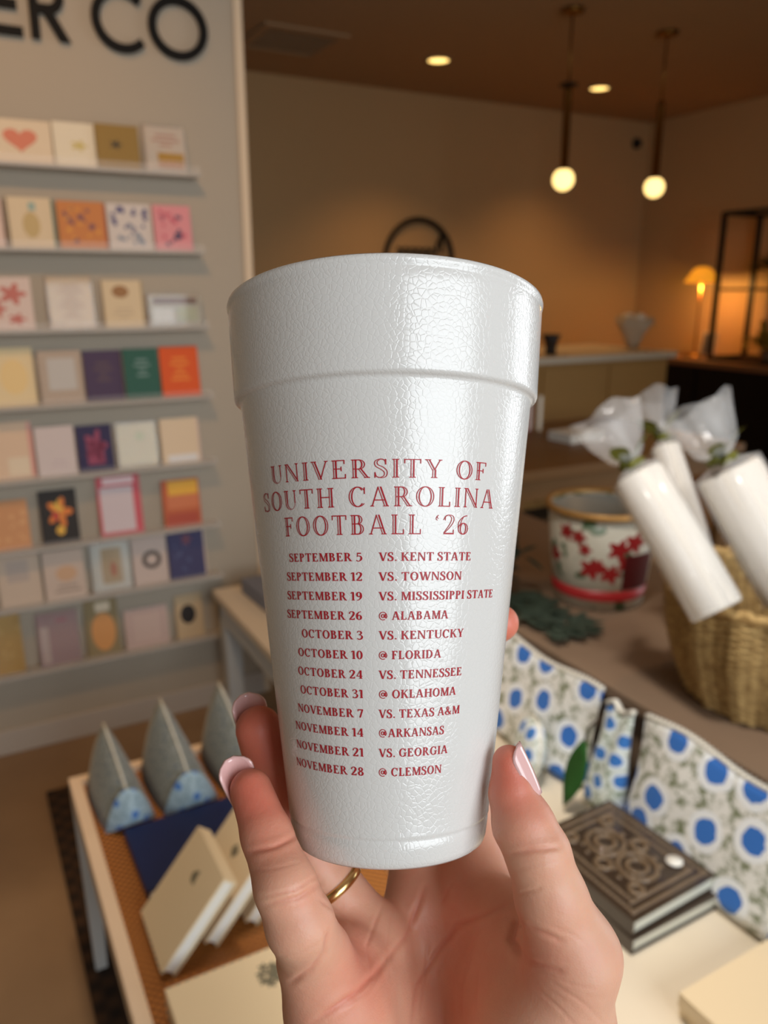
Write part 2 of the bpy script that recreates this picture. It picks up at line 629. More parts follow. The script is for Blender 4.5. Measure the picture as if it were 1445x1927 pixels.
CR, CW = (226, 210, 184), (228, 220, 208)
OLIVE, KRAFT = (128, 110, 40), (150, 122, 62)
card(0, -22, 98, 226, CR, 'cream card with a red heart on the highest ledge', [((214, 128, 104), [('heart', 0.0, 0.05, 0.27, 0.30)])])
card(0, 102, 180, 232, (230, 222, 200), 'cream card with a small yellow green sprig on the highest ledge', [((206, 190, 120), [('flower', 0.1, -0.02, 0.22, 0.13)])])
card(0, 182, 262, 237, KRAFT, 'olive kraft card with a dark bow on the highest ledge', [((70, 62, 44), [('flower', -0.05, 0.05, 0.15, 0.11)])], depth=0.008)
card(0, 274, 350, 240, (222, 208, 190), 'white card with rose lettering and a gold bar, right end of the highest ledge', [((205, 160, 140), [('lines', 0.02, 0.2, 0.36, 0.16, 3)]), ((206, 160, 74), [('block', 0.12, -0.16, 0.32, 0.09)]), ((214, 170, 140), [('block', 0.12, -0.34, 0.32, 0.06)])], sleeve=True)

card(1, -76, 6, 372, (220, 196, 184), 'pale pink card with a brown envelope cut off at the left edge, second ledge', [], env=(96, 62, 36))
card(1, 18, 100, 372, (222, 204, 172), 'cream card with a golden tree and teal envelope', [((196, 172, 118), [('oval', 0.0, -0.05, 0.20, 0.26)]), ((150, 176, 168), [('block', 0.05, 0.32, 0.08, 0.08)])], env=(88, 128, 120))
card(1, 110, 196, 380, (204, 132, 74), 'orange card patterned with purple flowers', [((120, 78, 92), [('spots', 0.0, 0.0, 0.36, 0.36, 3, 12)]), ((226, 160, 70), [('spots', 0.0, 0.05, 0.36, 0.34, 8, 9)])], env=(190, 110, 80), depth=0.008)
card(1, 204, 288, 384, (214, 206, 200), 'white card patterned with navy flowers', [((58, 58, 120), [('spots', 0.0, 0.16, 0.38, 0.26, 5, 18)]), ((130, 142, 160), [('spots', 0.0, -0.16, 0.32, 0.2, 9, 12)])])
card(1, 290, 360, 388, (226, 150, 156), 'pink card patterned with dark navy flowers', [((84, 70, 100), [('spots', 0.0, 0.0, 0.34, 0.36, 6, 12)]), ((206, 92, 112), [('spots', 0.0, 0.1, 0.34, 0.3, 12, 9)])], depth=0.008)

card(2, -30, 62, 522, (222, 202, 192), 'pale card with scattered red flowers at the left edge of the third ledge', [((196, 110, 96), [('flower', 0.1, 0.18, 0.30, 0.22), ('flower', 0.14, -0.30, 0.2, 0.12), ('flower', -0.25, -0.1, 0.2, 0.18)])])
card(2, 92, 176, 521, (224, 200, 166), 'cream card covered in fine tan lettering', [((198, 164, 128), [('lines', 0.0, 0.02, 0.30, 0.34, 7)])], sleeve=True)
card(2, 196, 268, 528, (222, 202, 166), 'cream card with a brown oval crest, third ledge', [((158, 112, 60), [('oval', -0.04, 0.26, 0.22, 0.13)]), ((206, 184, 150), [('lines', 0.0, -0.2, 0.3, 0.14, 3)])], env=(182, 158, 118))
card(2, 282, 380, 557, (196, 190, 172), 'low wide packet with a brown band, right end of the third ledge', [((140, 112, 100), [('block', 0.0, 0.33, 0.42, 0.10)]), ((226, 224, 216), [('block', -0.24, -0.15, 0.2, 0.26)]), ((196, 198, 168), [('block', 0.22, -0.12, 0.2, 0.24)])], sleeve=True)

card(3, -24, 66, 655, (234, 212, 166), 'plain cream card washed with yellow at the left edge of the fourth ledge', [((238, 206, 140), [('oval', 0.06, 0.0, 0.3, 0.3)])])
card(3, 74, 156, 660, (186, 168, 150), 'taupe card with a pale grey panel', [((196, 190, 182), [('block', 0.02, 0.06, 0.32, 0.30)])], depth=0.008)
card(3, 160, 232, 660, (74, 54, 84), 'dark purple card with brown lettering', [((92, 66, 70), [('lines', 0.0, 0.08, 0.26, 0.22, 4)])])
card(3, 234, 300, 656, (38, 92, 76), 'dark green card with pale grey lettering', [((112, 142, 134), [('lines', 0.02, 0.12, 0.24, 0.2, 4)])], depth=0.008)
card(3, 304, 376, 652, (226, 88, 14), 'bright orange card with yellow lettering', [((240, 138, 28), [('lines', 0.0, 0.05, 0.26, 0.26, 5)])])

card(4, -40, 64, 796, (226, 196, 166), 'peach cream card with pink edges at the left of the fifth ledge', [((224, 160, 146), [('block', 0.46, 0.0, 0.04, 0.48)]), ((230, 210, 180), [('block', 0.2, -0.28, 0.2, 0.16)])])
card(4, 68, 142, 802, (214, 200, 196), 'plain lilac white card beside the navy card with crimson centre', [((206, 188, 186), [('lines', 0.05, -0.25, 0.25, 0.1, 2)])], depth=0.008)
card(4, 146, 214, 800, (46, 36, 78), 'navy card with a crimson centre', [((148, 52, 84), [('flower', 0.02, 0.05, 0.34, 0.38), ('block', 0.0, -0.1, 0.24, 0.25)])])
card(4, 222, 296, 796, (216, 202, 166), 'pale sage cream card left of the plain white card on the fifth ledge', [((196, 196, 150), [('oval', 0.08, 0.2, 0.12, 0.1)])], sleeve=True)
card(4, 304, 374, 786, (224, 200, 166), 'plain cream white card at the right end of the fifth ledge', [((226, 224, 222), [('block', 0.05, -0.40, 0.4, 0.08)])], env=(220, 190, 176))

card(5, -50, 56, 944, (210, 152, 104), 'speckled orange card at the left edge of the sixth ledge', [((224, 170, 116), [('spots', 0.1, 0.0, 0.36, 0.36, 4, 16)])])
card(5, 76, 148, 922, (42, 34, 28), 'black card with an orange and yellow flower', [((226, 124, 34), [('flower', 0.02, 0.08, 0.36, 0.30)]), ((232, 180, 60), [('flower', -0.02, 0.14, 0.16, 0.2), ('oval', 0.0, -0.26, 0.12, 0.09)]), ((196, 66, 36), [('oval', -0.08, 0.02, 0.1, 0.09)])])
card(5, 186, 268, 896, (208, 92, 102), 'tall crimson edged card with a pale lilac panel', [((212, 196, 198), [('block', -0.06, -0.06, 0.38, 0.38)]), ((236, 206, 208), [('block', 0.0, 0.42, 0.36, 0.06)])])
card(5, 308, 378, 902, (196, 100, 60), 'sunset card fading from yellow to red at the right end of the sixth ledge', [((234, 176, 52), [('block', 0.06, 0.32, 0.4, 0.15)]), ((212, 120, 72), [('block', 0.04, 0.02, 0.42, 0.14)]), ((178, 72, 44), [('block', 0.0, -0.34, 0.42, 0.12)])])

card(6, -4, 78, 1040, (204, 184, 164), 'taupe card with a grey square at the left of the seventh ledge', [((184, 168, 156), [('block', -0.03, 0.15, 0.26, 0.2)])])
card(6, 82, 160, 1034, (204, 184, 168), 'taupe card with a tan printed scene beside the silver card', [((206, 166, 130), [('oval', 0.05, 0.02, 0.26, 0.16)]), ((168, 146, 130), [('lines', 0.05, -0.28, 0.34, 0.1, 2)])], depth=0.008)
card(6, 172, 246, 1008, (216, 214, 204), 'silver white card with a tan portrait', [((196, 172, 138), [('block', 0.02, -0.05, 0.26, 0.32)]), ((196, 130, 104), [('oval', 0.06, -0.12, 0.08, 0.14)])], sleeve=True)
card(6, 250, 316, 1004, (206, 188, 178), 'pale pink card with a dark oval wreath', [((82, 72, 64), [('ring', 0.05, -0.02, 0.28, 0.18)])])
card(6, 318, 386, 988, (66, 64, 104), 'navy blue card with small red print, right end of the seventh ledge', [((120, 66, 84), [('flower', 0.02, 0.22, 0.16, 0.12)]), ((84, 92, 132), [('spots', 0.0, -0.1, 0.34, 0.3, 7, 8)])], env=(216, 194, 178))

card(7, -40, 44, 1160, (198, 160, 92), 'ochre card at the left edge of the lowest ledge', [((214, 178, 112), [('spots', 0.1, -0.05, 0.34, 0.34, 2, 10)])], sleeve=True)
card(7, 72, 150, 1152, (178, 148, 146), 'mauve card with a paler left edge on the lowest ledge', [((206, 186, 178), [('block', -0.34, -0.1, 0.10, 0.34)]), ((190, 120, 128), [('lines', 0.1, 0.34, 0.2, 0.06, 1)])], sleeve=True)  # left edge strip is a paler flat colour
card(7, 162, 226, 1128, (148, 132, 96), 'olive card with an orange oval', [((218, 156, 92), [('oval', 0.02, -0.08, 0.36, 0.34)]), ((226, 212, 186), [('block', 0.05, 0.36, 0.22, 0.08)])])
card(7, 236, 318, 1142, (206, 182, 172), 'pale pink square card between the orange oval and the black circle', [((198, 172, 164), [('frame', 0.0, 0.0, 0.42, 0.42)])])
card(7, 332, 384, 1118, (200, 176, 140), 'tan card with a black circle at the right end of the lowest ledge', [((34, 26, 22), [('oval', -0.05, 0.05, 0.28, 0.22)])])

# ------------------------------------------------------------------ back room: ring sign, counter, lamp, black cabinet
M_black = mat('black_metal', srgb(24, 20, 18), 0.5)
t = empty('ring_sign', 'round black wire ring sign with looping script on the back wall', 'sign', (3.372, YB - 0.03, 1.60))
tube('ring', [(0.305 * math.cos(2 * math.pi * i / 64), 0, 0.305 * math.sin(2 * math.pi * i / 64)) for i in range(64)], 0.021, M_black, t, 10, True)
pts = [(-0.20 + 0.0095 * i + 0.028 * math.sin(i * 0.95), 0.004, 0.05 + 0.045 * math.sin(i * 0.95 + 1.2)) for i in range(36)]
tube('script', pts, 0.011, M_black, t, 8)
tube('script_stroke', [(0.13, 0.004, -0.02), (0.17, 0.004, 0.14), (0.20, 0.004, 0.20), (0.21, 0.004, 0.06)], 0.012, M_black, t, 8)
tube('hanger', [(0, 0.0, 0.30), (0, 0.028, 0.31)], 0.006, M_black, t, 8)

M_ctop = mat('counter_top', srgb(206, 192, 168), 0.35, noise=0.05, nscale=8)
M_cfront = mat('counter_front', srgb(172, 132, 74), 0.6, noise=0.08, nscale=6)
t = empty('sales_counter', 'tan sales counter with a pale stone top behind the gift basket', 'counter', (3.1, 4.05, 0))
box('countertop', (-1.15, -0.37, 0.965), (1.03, 0.42, 1.005), M_ctop, t, bevel=0.004)
box('body', (-1.11, -0.33, 0.09), (0.99, 0.38, 0.965), M_cfront, t)
box('plinth', (-1.09, -0.29, 0), (0.96, 0.36, 0.09), M_dark, t)
for x in (-1.08, -0.56, -0.04, 0.48):
    box('front_panel', (x + 0.012, -0.342, 0.12), (x + 0.495, -0.33, 0.94), M_cfront, t, bevel=0.003)

t = empty('vase', 'small dark flared vase on the left of the stone counter top', 'vase', (3.24, 3.86, 1.005))
lathe('vase_body', [(0, 0), (0.035, 0), (0.033, 0.03), (0.042, 0.08), (0.06, 0.12), (0.056, 0.12), (0.038, 0.08), (0, 0.02)], mat('vase_dark', srgb(40, 32, 28), 0.4), t, 24)
t = empty('paper_bouquet', 'pale crumpled paper wrapped bouquet on the right of the stone counter top', 'bouquet', (3.985, 3.93, 1.012))
M_paper = mat('tissue', srgb(196, 176, 150), 0.8, noise=0.08, nscale=30)


def crumple(name, prof, m, parent, seed, amp, n=40, smooth=True, **kw):
    rr = random.Random(seed)
    ph = [rr.uniform(0, 6.28) for _ in range(8)]
    bm = bmesh.new()
    rings = []
    for k, (r_, z_) in enumerate(prof):
        ring = []
        for i in range(n):
            a = 2 * math.pi * i / n
            q = r_ * (1 + amp * (math.sin(5 * a + ph[0] + k * 0.7) * 0.5 + math.sin(8 * a + ph[1] - k * 1.1) * 0.4 + math.sin(13 * a + ph[2] + k) * 0.3))
            zz = z_ + amp * r_ * 0.8 * math.sin(4 * a + ph[3] + k * 0.5)
            ring.append(bm.verts.new((q * math.cos(a), q * math.sin(a), zz)))
        rings.append(ring)
    for a, b in zip(rings, rings[1:]):
        for i in range(n):
            bm.faces.new((a[i], a[(i + 1) % n], b[(i + 1) % n], b[i]))
    o = from_bm(name, bm, m, parent, smooth, **kw)
    sm = o.modifiers.new('thick', 'SOLIDIFY')
    sm.thickness = 0.0006
    return o


crumple('paper_wrap', [(0.03, 0), (0.05, 0.05), (0.09, 0.12), (0.12, 0.17), (0.10, 0.2)], M_paper, t, 3, 0.16)
crumple('tissue', [(0.02, 0.08), (0.06, 0.14), (0.08, 0.2), (0.05, 0.22)], M_white, t, 9, 0.2)

# black cabinet along the right wall
M_cabtop = mat('cabinet_top_wood', srgb(112, 78, 52), 0.45, noise=0.15, nscale=7)
M_cab = mat('cabinet_black', srgb(13, 11, 10), 0.6, 0.2)
t = empty('black_cabinet', 'black cabinet with a brown wooden top along the right wall', 'cabinet', (5.1, 3.7, 0))
box('top', (-0.02, -1.5, 0.81), (0.63, 1.35, 0.855), M_cabtop, t, bevel=0.003)
box('body', (0, -1.48, 0.06), (0.62, 1.33, 0.81), M_cab, t)
box('plinth', (0.05, -1.45, 0), (0.60, 1.30, 0.06), M_cab, t)
for k in range(4):
    d_ = box('door', (-0.016, -1.46 + k * 0.70, 0.09), (0, -0.78 + k * 0.70, 0.79), M_cab, t, bevel=0.003)
    tube('handle', [(-0.02, -0.84 + k * 0.70, 0.40), (-0.035, -0.84 + k * 0.70, 0.42), (-0.035, -0.84 + k * 0.70, 0.54), (-0.02, -0.84 + k * 0.70, 0.56)], 0.005, M_black, d_, 8)

lz = 0.855
lx, ly = 5.38, 4.62
lamp = empty('table_lamp', 'brass stem lamp with a small glowing amber shade on the black cabinet', 'lamp', (lx, ly, lz))
lathe('base', [(0, 0), (0.085, 0), (0.085, 0.012), (0.02, 0.022), (0, 0.022)], M_brass, lamp, 32)
tube('stem', [(0, 0, 0.02), (0, 0, 0.58)], 0.007, M_brass, lamp)
M_shade = mat('amber_shade', srgb(230, 140, 30), 0.6, emit=(1.0, 0.36, 0.02, 1), estr=0.75)
lathe('shade', [(0.035, 0.70), (0.07, 0.68), (0.135, 0.58), (0.132, 0.58), (0.067, 0.677), (0.033, 0.697)], M_shade, lamp, 40)
lathe('bulb', [(0.028 * math.sin(a * math.pi / 12), 0.62 - 0.028 * math.cos(a * math.pi / 12)) for a in range(13)], M_glow2, lamp, 20)
l = light('lamp_glow_light', 'POINT', (0, 0, 0.56), 9, (1.0, 0.55, 0.16), shadow_soft_size=0.03)
l.parent = lamp

t = empty('picture_frame', 'small grey framed picture leaning on the cabinet below the lamp', 'picture', (5.47, 4.58, 0.855), (0, R(8), 0))
box('frame', (0, -0.075, 0), (0.014, 0.075, 0.2), M_paper, t, bevel=0.002)
box('picture', (-0.002, -0.055, 0.02), (0, 0.055, 0.18), mat('picture_grey', srgb(96, 96, 100), 0.4), t)

# black metal rack with plants on the right end of the cabinet
rk = empty('plant_rack', 'black metal frame rack standing on the cabinet at the right edge', 'rack', (5.22, 3.55, 0.855))
bm = bmesh.new()
for x in (0.02, 0.42):
    for y in (-0.55, 0.80):
        add_box(bm, (x - 0.016, y - 0.016, 0), (x + 0.016, y + 0.016, 1.08))
for z in (0.0, 1.06):
    for x in (0.02, 0.42):
        add_box(bm, (x - 0.014, -0.55, z), (x + 0.014, 0.80, z + 0.028))
    for y in (-0.55, 0.80):
        add_box(bm, (0.02, y - 0.014, z), (0.42, y + 0.014, z + 0.028))
from_bm('frame', bm, M_black, rk)
for z in (0.52,):
    box('shelf', (0.02, -0.54, z), (0.42, 0.79, z + 0.018), M_black, rk)
M_leaf = mat('leaf_dark', srgb(70, 84, 40), 0.5, noise=0.3, nscale=30)
M_leaf2 = mat('leaf_olive', srgb(140, 120, 40), 0.5, noise=0.3, nscale=30)


def add_leaf(bm, base, direction, ln, w, up=Vector((0, 0, 1)), droop=0.25):
    d_ = Vector(direction).normalized()
    s_ = d_.cross(up)
    s_ = s_.normalized() if s_.length > 1e-3 else Vector((1, 0, 0))
    nn = s_.cross(d_)
    prev = None
    for i in range(6):
        f = i / 5
        c = Vector(base) + d_ * ln * f - up * droop * ln * f * f
        ww = w * math.sin(math.pi * min(0.98, 0.08 + f * 0.9))
        a, b, e = bm.verts.new(c - s_ * ww), bm.verts.new(c + nn * ww * 0.25), bm.verts.new(c + s_ * ww)
        if prev:
            bm.faces.new((prev[0], prev[1], b, a))
            bm.faces.new((prev[1], prev[2], e, b))
        prev = (a, b, e)


def plant(name, label, loc, m, n, ln, w, potc, seed, potr=0.06, hang=0.3):
    t = empty(name, label, 'plant', loc)
    lathe('pot', [(0, 0), (potr * 0.75, 0), (potr, potr * 1.5), (potr * 0.9, potr * 1.5), (potr * 0.7, 0.012), (0, 0.012)], mat('pot_%d_%d_%d' % potc, srgb(*potc), 0.6), t, 24)
    rr = random.Random(seed)
    bm = bmesh.new()
    for i in range(n):
        a = rr.uniform(0, 6.28)
        e = rr.uniform(0.1, 1.3)
        st = Vector((math.cos(a) * potr * 0.4, math.sin(a) * potr * 0.4, potr * 1.5))
        dr = Vector((math.cos(a) * math.cos(e), math.sin(a) * math.cos(e), math.sin(e)))
        add_leaf(bm, st + dr * rr.uniform(0, ln * 0.8), dr, ln * rr.uniform(0.6, 1.1), w, droop=hang)
    from_bm('foliage', bm, m, t, True)
    bm = bmesh.new()
    for i in range(7):
        a = i * 0.9
        add_tube(bm, [(0, 0, potr * 1.2), (math.cos(a) * 0.03, math.sin(a) * 0.03, potr * 1.5 + ln * 0.8)], 0.003, 6)
    from_bm('stems', bm, M_leaf, t, True)
    return t


plant('potted_plant', 'dark leafy potted plant on the upper shelf of the black rack', (5.42, 3.95, 0.855 + 0.538), M_leaf, 60, 0.15, 0.035, (70, 58, 44), 1, 0.07)
plant('potted_plant', 'olive yellow potted plant on the cabinet under the rack shelf', (5.42, 3.98, 0.855), M_leaf2, 46, 0.16, 0.03, (120, 90, 60), 2, 0.06)
plant('potted_plant', 'dark potted fern at the right edge of the rack shelf', (5.42, 3.50, 0.855 + 0.538), M_leaf, 60, 0.18, 0.03, (48, 40, 34), 5, 0.07)
plant('potted_plant', 'short potted plant on the cabinet at the right edge of the photo', (5.42, 3.56, 0.855), M_leaf, 44, 0.12, 0.03, (176, 150, 118), 6, 0.075)

# ------------------------------------------------------------------ middle wooden table with upright books
M_wood = mat('brown_wood', srgb(120, 86, 46), 0.5, noise=0.18, nscale=6)


def table(name, label, lo, hi, z, th, m_top, m_leg, leg=0.045, inset=0.03, apron=0.08):
    t = empty(name, label, 'table', ((lo[0] + hi[0]) / 2, (lo[1] + hi[1]) / 2, 0))
    a, b = (hi[0] - lo[0]) / 2, (hi[1] - lo[1]) / 2
    box('tabletop', (-a, -b, z - th), (a, b, z), m_top, t, bevel=0.004)
    if apron:
        bm = bmesh.new()
        i = inset
        for q in ((-a + i, -b + i, a - i, -b + i + 0.02), (-a + i, b - i - 0.02, a - i, b - i), (-a + i, -b + i, -a + i + 0.02, b - i), (a - i - 0.02, -b + i, a - i, b - i)):
            add_box(bm, (q[0], q[1], z - th - apron), (q[2], q[3], z - th))
        from_bm('apron', bm, m_leg, t)
    for sx in (-1, 1):
        for sy in (-1, 1):
            bm = bmesh.new()
            cx, cy = sx * (a - inset - leg / 2), sy * (b - inset - leg / 2)
            r0, r1 = leg / 2, leg * 0.34
            vs = [bm.verts.new((cx + px_ * rr_, cy + py_ * rr_, zz)) for zz, rr_ in ((z - th, r0), (0, r1)) for px_, py_ in ((-1, -1), (1, -1), (1, 1), (-1, 1))]
            bm.faces.new(vs[:4])
            bm.faces.new(vs[4:][::-1])
            for k in range(4):
                bm.faces.new((vs[k], vs[k + 4], vs[(k + 1) % 4 + 4], vs[(k + 1) % 4]))
            bmesh.ops.recalc_face_normals(bm, faces=bm.faces[:])
            from_bm('leg', bm, m_leg, t)
    return t


table('wooden_table', 'brown wooden table in front of the sales counter, behind the gift tin', (1.75, 2.25), (3.0, 3.12), 0.75, 0.04, M_wood, M_wood)
M_page = mat('page_white', srgb(232, 230, 222), 0.6)


def book(name, label, loc, rot, w, d_, h, cover, group=None, pagem=None, cat='book', spine_m=None):
    """lying book: w along x (spine at -x), d along y, thickness h along z"""
    t = empty(name, label, cat, loc, rot, group)
    bm = bmesh.new()
    c = min(0.003, h * 0.16)
    add_box(bm, (0, 0, 0), (w, d_, c))
    add_box(bm, (0, 0, h - c), (w, d_, h))
    add_box(bm, (0, 0, c), (c, d_, h - c))
    from_bm('cover', bm, cover, t)
    box('pages', (c, 0.003, c), (w - 0.003, d_ - 0.003, h - c), pagem or M_page, t)
    return t


M_red = mat('book_red', srgb(176, 24, 40), 0.45)
M_navy = mat('book_navy', srgb(24, 34, 84), 0.5)
M_cream = mat('book_cream', srgb(226, 206, 170), 0.6)
p = on_z(1010, 808, 0.75)
book('book', 'red book standing upright on the brown table right behind the cup', (2.37, 2.93, 0.751), (0, R(-90), R(8)), 0.17, 0.12, 0.028, M_red)
book('book', 'cream book standing upright beside the red book on the brown table', (2.415, 2.91, 0.751), (0, R(-90), R(4)), 0.165, 0.115, 0.022, M_cream)
t = empty('paper_stack', 'low stack of white paper packs on the brown table', 'paper', (2.40, 2.66, 0.751), (0, 0, R(5)))
for k in range(3):
    box('pack', (-0.10, -0.07, k * 0.014), (0.10, 0.07, k * 0.014 + 0.012), M_page, t, bevel=0.002)

# ------------------------------------------------------------------ dark rug, left display table with a cane top
def weave_fac(sx, sy):
    def f(nt, tc):
        s = nt.nodes.new('ShaderNodeSeparateXYZ')
        nt.links.new(tc.outputs['Object'], s.inputs[0])
        outs = []
        for ax, k in ((0, sx), (1, sy)):
            m1 = nt.nodes.new('ShaderNodeMath')
            m1.operation = 'MULTIPLY'
            m1.inputs[1].default_value = k
            nt.links.new(s.outputs[ax], m1.inputs[0])
            m2 = nt.nodes.new('ShaderNodeMath')
            m2.operation = 'SINE'
            nt.links.new(m1.outputs[0], m2.inputs[0])
            outs.append(m2)
        mm = nt.nodes.new('ShaderNodeMath')
        mm.operation = 'MULTIPLY'
        nt.links.new(outs[0].outputs[0], mm.inputs[0])
        nt.links.new(outs[1].outputs[0], mm.inputs[1])
        ma = nt.nodes.new('ShaderNodeMath')
        ma.operation = 'MULTIPLY_ADD'
        ma.inputs[1].default_value = 0.5
        ma.inputs[2].default_value = 0.5
        nt.links.new(mm.outputs[0], ma.inputs[0])
        return ma.outputs[0]
    return f


M_rug = ramp_mat('dark_jute', [(0.2, srgb(34, 22, 12)), (0.8, srgb(66, 44, 24))], weave_fac(110, 110), 0.95, 0.6)
tag(box('rug', (0.09, 0.1, 0.0), (0.63, 2.2, 0.012), M_rug, bevel=0.004), 'dark brown woven rug on the floor under the cane topped display table', 'rug')

M_cane = ramp_mat('cane_weave', [(0.25, srgb(46, 22, 6)), (0.62, srgb(192, 122, 52))], weave_fac(480, 480), 0.6, 0.5)
M_rail = mat('pale_oak', srgb(232, 208, 180), 0.5, noise=0.06, nscale=12)
M_tleg = mat('painted_leg', srgb(206, 208, 206), 0.5)
TZ = 0.45
lt = empty('display_table', 'low oak framed display table with a cane top and pale legs at the lower left', 'table', (0.105, 0.35, 0))
TW, TD = 0.46, 1.16
bm = bmesh.new()
for q in ((0, 0, 0.022, TD), (TW - 0.022, 0, TW, TD), (0.022, 0, TW - 0.022, 0.022), (0.022, TD - 0.022, TW - 0.022, TD)):
    add_box(bm, (q[0], q[1], TZ - 0.035), (q[2], q[3], TZ + 0.012))
from_bm('rail_frame', bm, M_rail, lt)
box('cane_top', (0.022, 0.022, TZ - 0.012), (TW - 0.022, TD - 0.022, TZ), M_cane, lt)
for x in (0.0, TW - 0.035):
    for y in (0.0, TD - 0.035):
        bm = bmesh.new()
        vs = [bm.verts.new(v) for v in ((x, y, TZ - 0.035), (x + 0.035, y, TZ - 0.035), (x + 0.035, y + 0.035, TZ - 0.035), (x, y + 0.035, TZ - 0.035),
                                        (x + 0.006, y + 0.006, 0.012 if x > 0.1 or y < 9 else 0), (x + 0.029, y + 0.006, 0.012), (x + 0.029, y + 0.029, 0.012), (x + 0.006, y + 0.029, 0.012))]
        bm.faces.new(vs[:4])
        bm.faces.new(vs[4:][::-1])
        for k in range(4):
            bm.faces.new((vs[k], vs[k + 4], vs[(k + 1) % 4 + 4], vs[(k + 1) % 4]))
        bmesh.ops.recalc_face_normals(bm, faces=bm.faces[:])
        from_bm('leg', bm, M_tleg, lt)

# wedge shaped floral pouches standing in a row
M_fl_side = floral('shaded_blue_print', (1, 2), 42, srgb(96, 108, 118), srgb(122, 130, 128), srgb(132, 140, 140), srgb(92, 100, 94), 0.9, 0.16)  # same cloth as the front panel, its shade put into the colour
M_fl_end = floral('pale_blue_print', (0, 2), 30, srgb(70, 118, 186), srgb(150, 180, 200), srgb(154, 182, 200), srgb(118, 148, 166), 0.8, 0.22)
M_piping = mat('piping', srgb(196, 196, 186), 0.7)


def wedge_pouch(label, x0, x1, y0, y1, zr):
    w = x1 - x0
    t = empty('wedge_pouch', label, 'pouch', ((x0 + x1) / 2, y0, TZ + 0.001), (0, 0, R(4)), 'blue floral wedge pouches on the cane table')
    d_ = y1 - y0
    bm = bmesh.new()
    secs = []
    for k in range(9):
        f = k / 8
        y = d_ * f
        top = 0.055 + (zr - 0.055) * (f ** 0.8)
        half = w / 2 * (1 - 0.12 * abs(2 * f - 1) ** 3)
        rg = []
        for i in range(13):
            a = i / 12
            x = -half + 2 * half * a
            q = 1 - abs(2 * a - 1) ** 1.5
            zz = top * (q ** 0.85)
            rg.append(bm.verts.new((x, y, zz + 0.001)))
        bt = [bm.verts.new((-half * 0.9, y, 0)), bm.verts.new((half * 0.9, y, 0))]
        secs.append((rg, bt))
    for (a, ab), (b, bb) in zip(secs, secs[1:]):
        for i in range(12):
            bm.faces.new((a[i], a[i + 1], b[i + 1], b[i]))
        bm.faces.new((ab[0], bb[0], bb[1], ab[1]))
        bm.faces.new((ab[0], a[0], b[0], bb[0]))
        bm.faces.new((a[-1], ab[1], bb[1], b[-1]))
    bm.faces.new([secs[-1][1][0], secs[-1][1][1]] + secs[-1][0][::-1])
    bmesh.ops.recalc_face_normals(bm, faces=bm.faces[:])
    from_bm('body', bm, M_fl_side, t, True)
    # rounded front panel bulging towards the table's near end
    bm = bmesh.new()
    rows = []
    for r_ in range(6):
        s = 1 - r_ / 5
        rg = []
        for i in range(13):
            a = i / 12
            x = (-w / 2 * 0.94 + w * 0.94 * a)
            q = (1 - abs(2 * a - 1) ** 2.2)
            zz = 0.076 * q
            rg.append(bm.verts.new((x * s, -0.030 * (1 - s * s), 0.030 + (zz - 0.030) * s)))
        rg2 = [bm.verts.new((w / 2 * 0.94 * s * (1 - 2 * i / 6), -0.030 * (1 - s * s), 0.030 + (0.002 - 0.030) * s)) for i in range(1, 6)]
        rows.append(rg + rg2)
    for a, b in zip(rows, rows[1:-1]):
        n = len(a)
        for i in range(n):
            bm.faces.new((a[i], a[(i + 1) % n], b[(i + 1) % n], b[i]))
    bm.faces.new(rows[-2])
    bmesh.ops.recalc_face_normals(bm, faces=bm.faces[:])
    from_bm('front_panel', bm, M_fl_end, t, True)
    tube('piping', [(0, 0.002, 0.058)] + [(0, d_ * k / 8, 0.055 + (zr - 0.055) * ((k / 8) ** 0.8) + 0.004) for k in range(9)], 0.0028, M_piping, t, 6)


wedge_pouch('blue grey floral wedge pouch nearest the left edge of the cane table', 0.138, 0.236, 1.322, 1.475, 0.128)
wedge_pouch('blue grey floral wedge pouch in the middle of the row of three', 0.242, 0.356, 1.322, 1.480, 0.150)
wedge_pouch('blue grey floral wedge pouch partly behind the fingertips', 0.364, 0.476, 1.325, 1.480, 0.155)

# navy book and leaning cream notebooks
M_navyb = mat('navy_cloth', srgb(14, 33, 84), 0.5, noise=0.1, nscale=40)
book('notebook', 'navy blue clothbound book lying flat on the cane table', (0.172, 1.112, TZ + 0.0005), (0, 0, R(1)), 0.26, 0.175, 0.020, M_navyb)
M_emb = mat('emblem_ink', srgb(116, 110, 90), 0.7)


def notebook(label, loc, rot, w, d_, h, emblem, group, ex=0.7, ey=0.6, es=0.012):
    t = book('notebook', label, loc, rot, w, d_, h, M_cream, group)
    bm = bmesh.new()
    rr = random.Random(len(label))
    for k in range(9):
        a = 2 * math.pi * k / 9
        q = es * rr.uniform(0.4, 1.0)
        motif(bm, ('flower', w * ex + q * math.cos(a), d_ * ey + q * math.sin(a), es * 0.42, es * 0.42), 1, h + 0.00002 * k)
    motif(bm, ('flower', w * ex, d_ * ey, es * 0.75, es * 0.75), 1, h + 0.0003)
    from_bm('emblem', bm, M_emb, t)
    return t


# three leaning cream notebooks fanned out over the navy book
def leaner(label, corner, along, across, thick, L_, W_, T_):
    """book given by a corner, the direction of its length, of its width; thickness follows"""
    a = Vector(along).normalized()
    b = Vector(across)
    b = (b - a * b.dot(a)).normalized()
    n = a.cross(b)
    M = Matrix((a, b, n)).transposed().to_4x4()
    M.translation = Vector(corner)
    t = notebook(label, (0, 0, 0), (0, 0, 0), L_, W_, T_, True, 'cream notebooks leaning on the navy book', 0.27, 0.52, 0.009)
    t.matrix_world = M
    return t


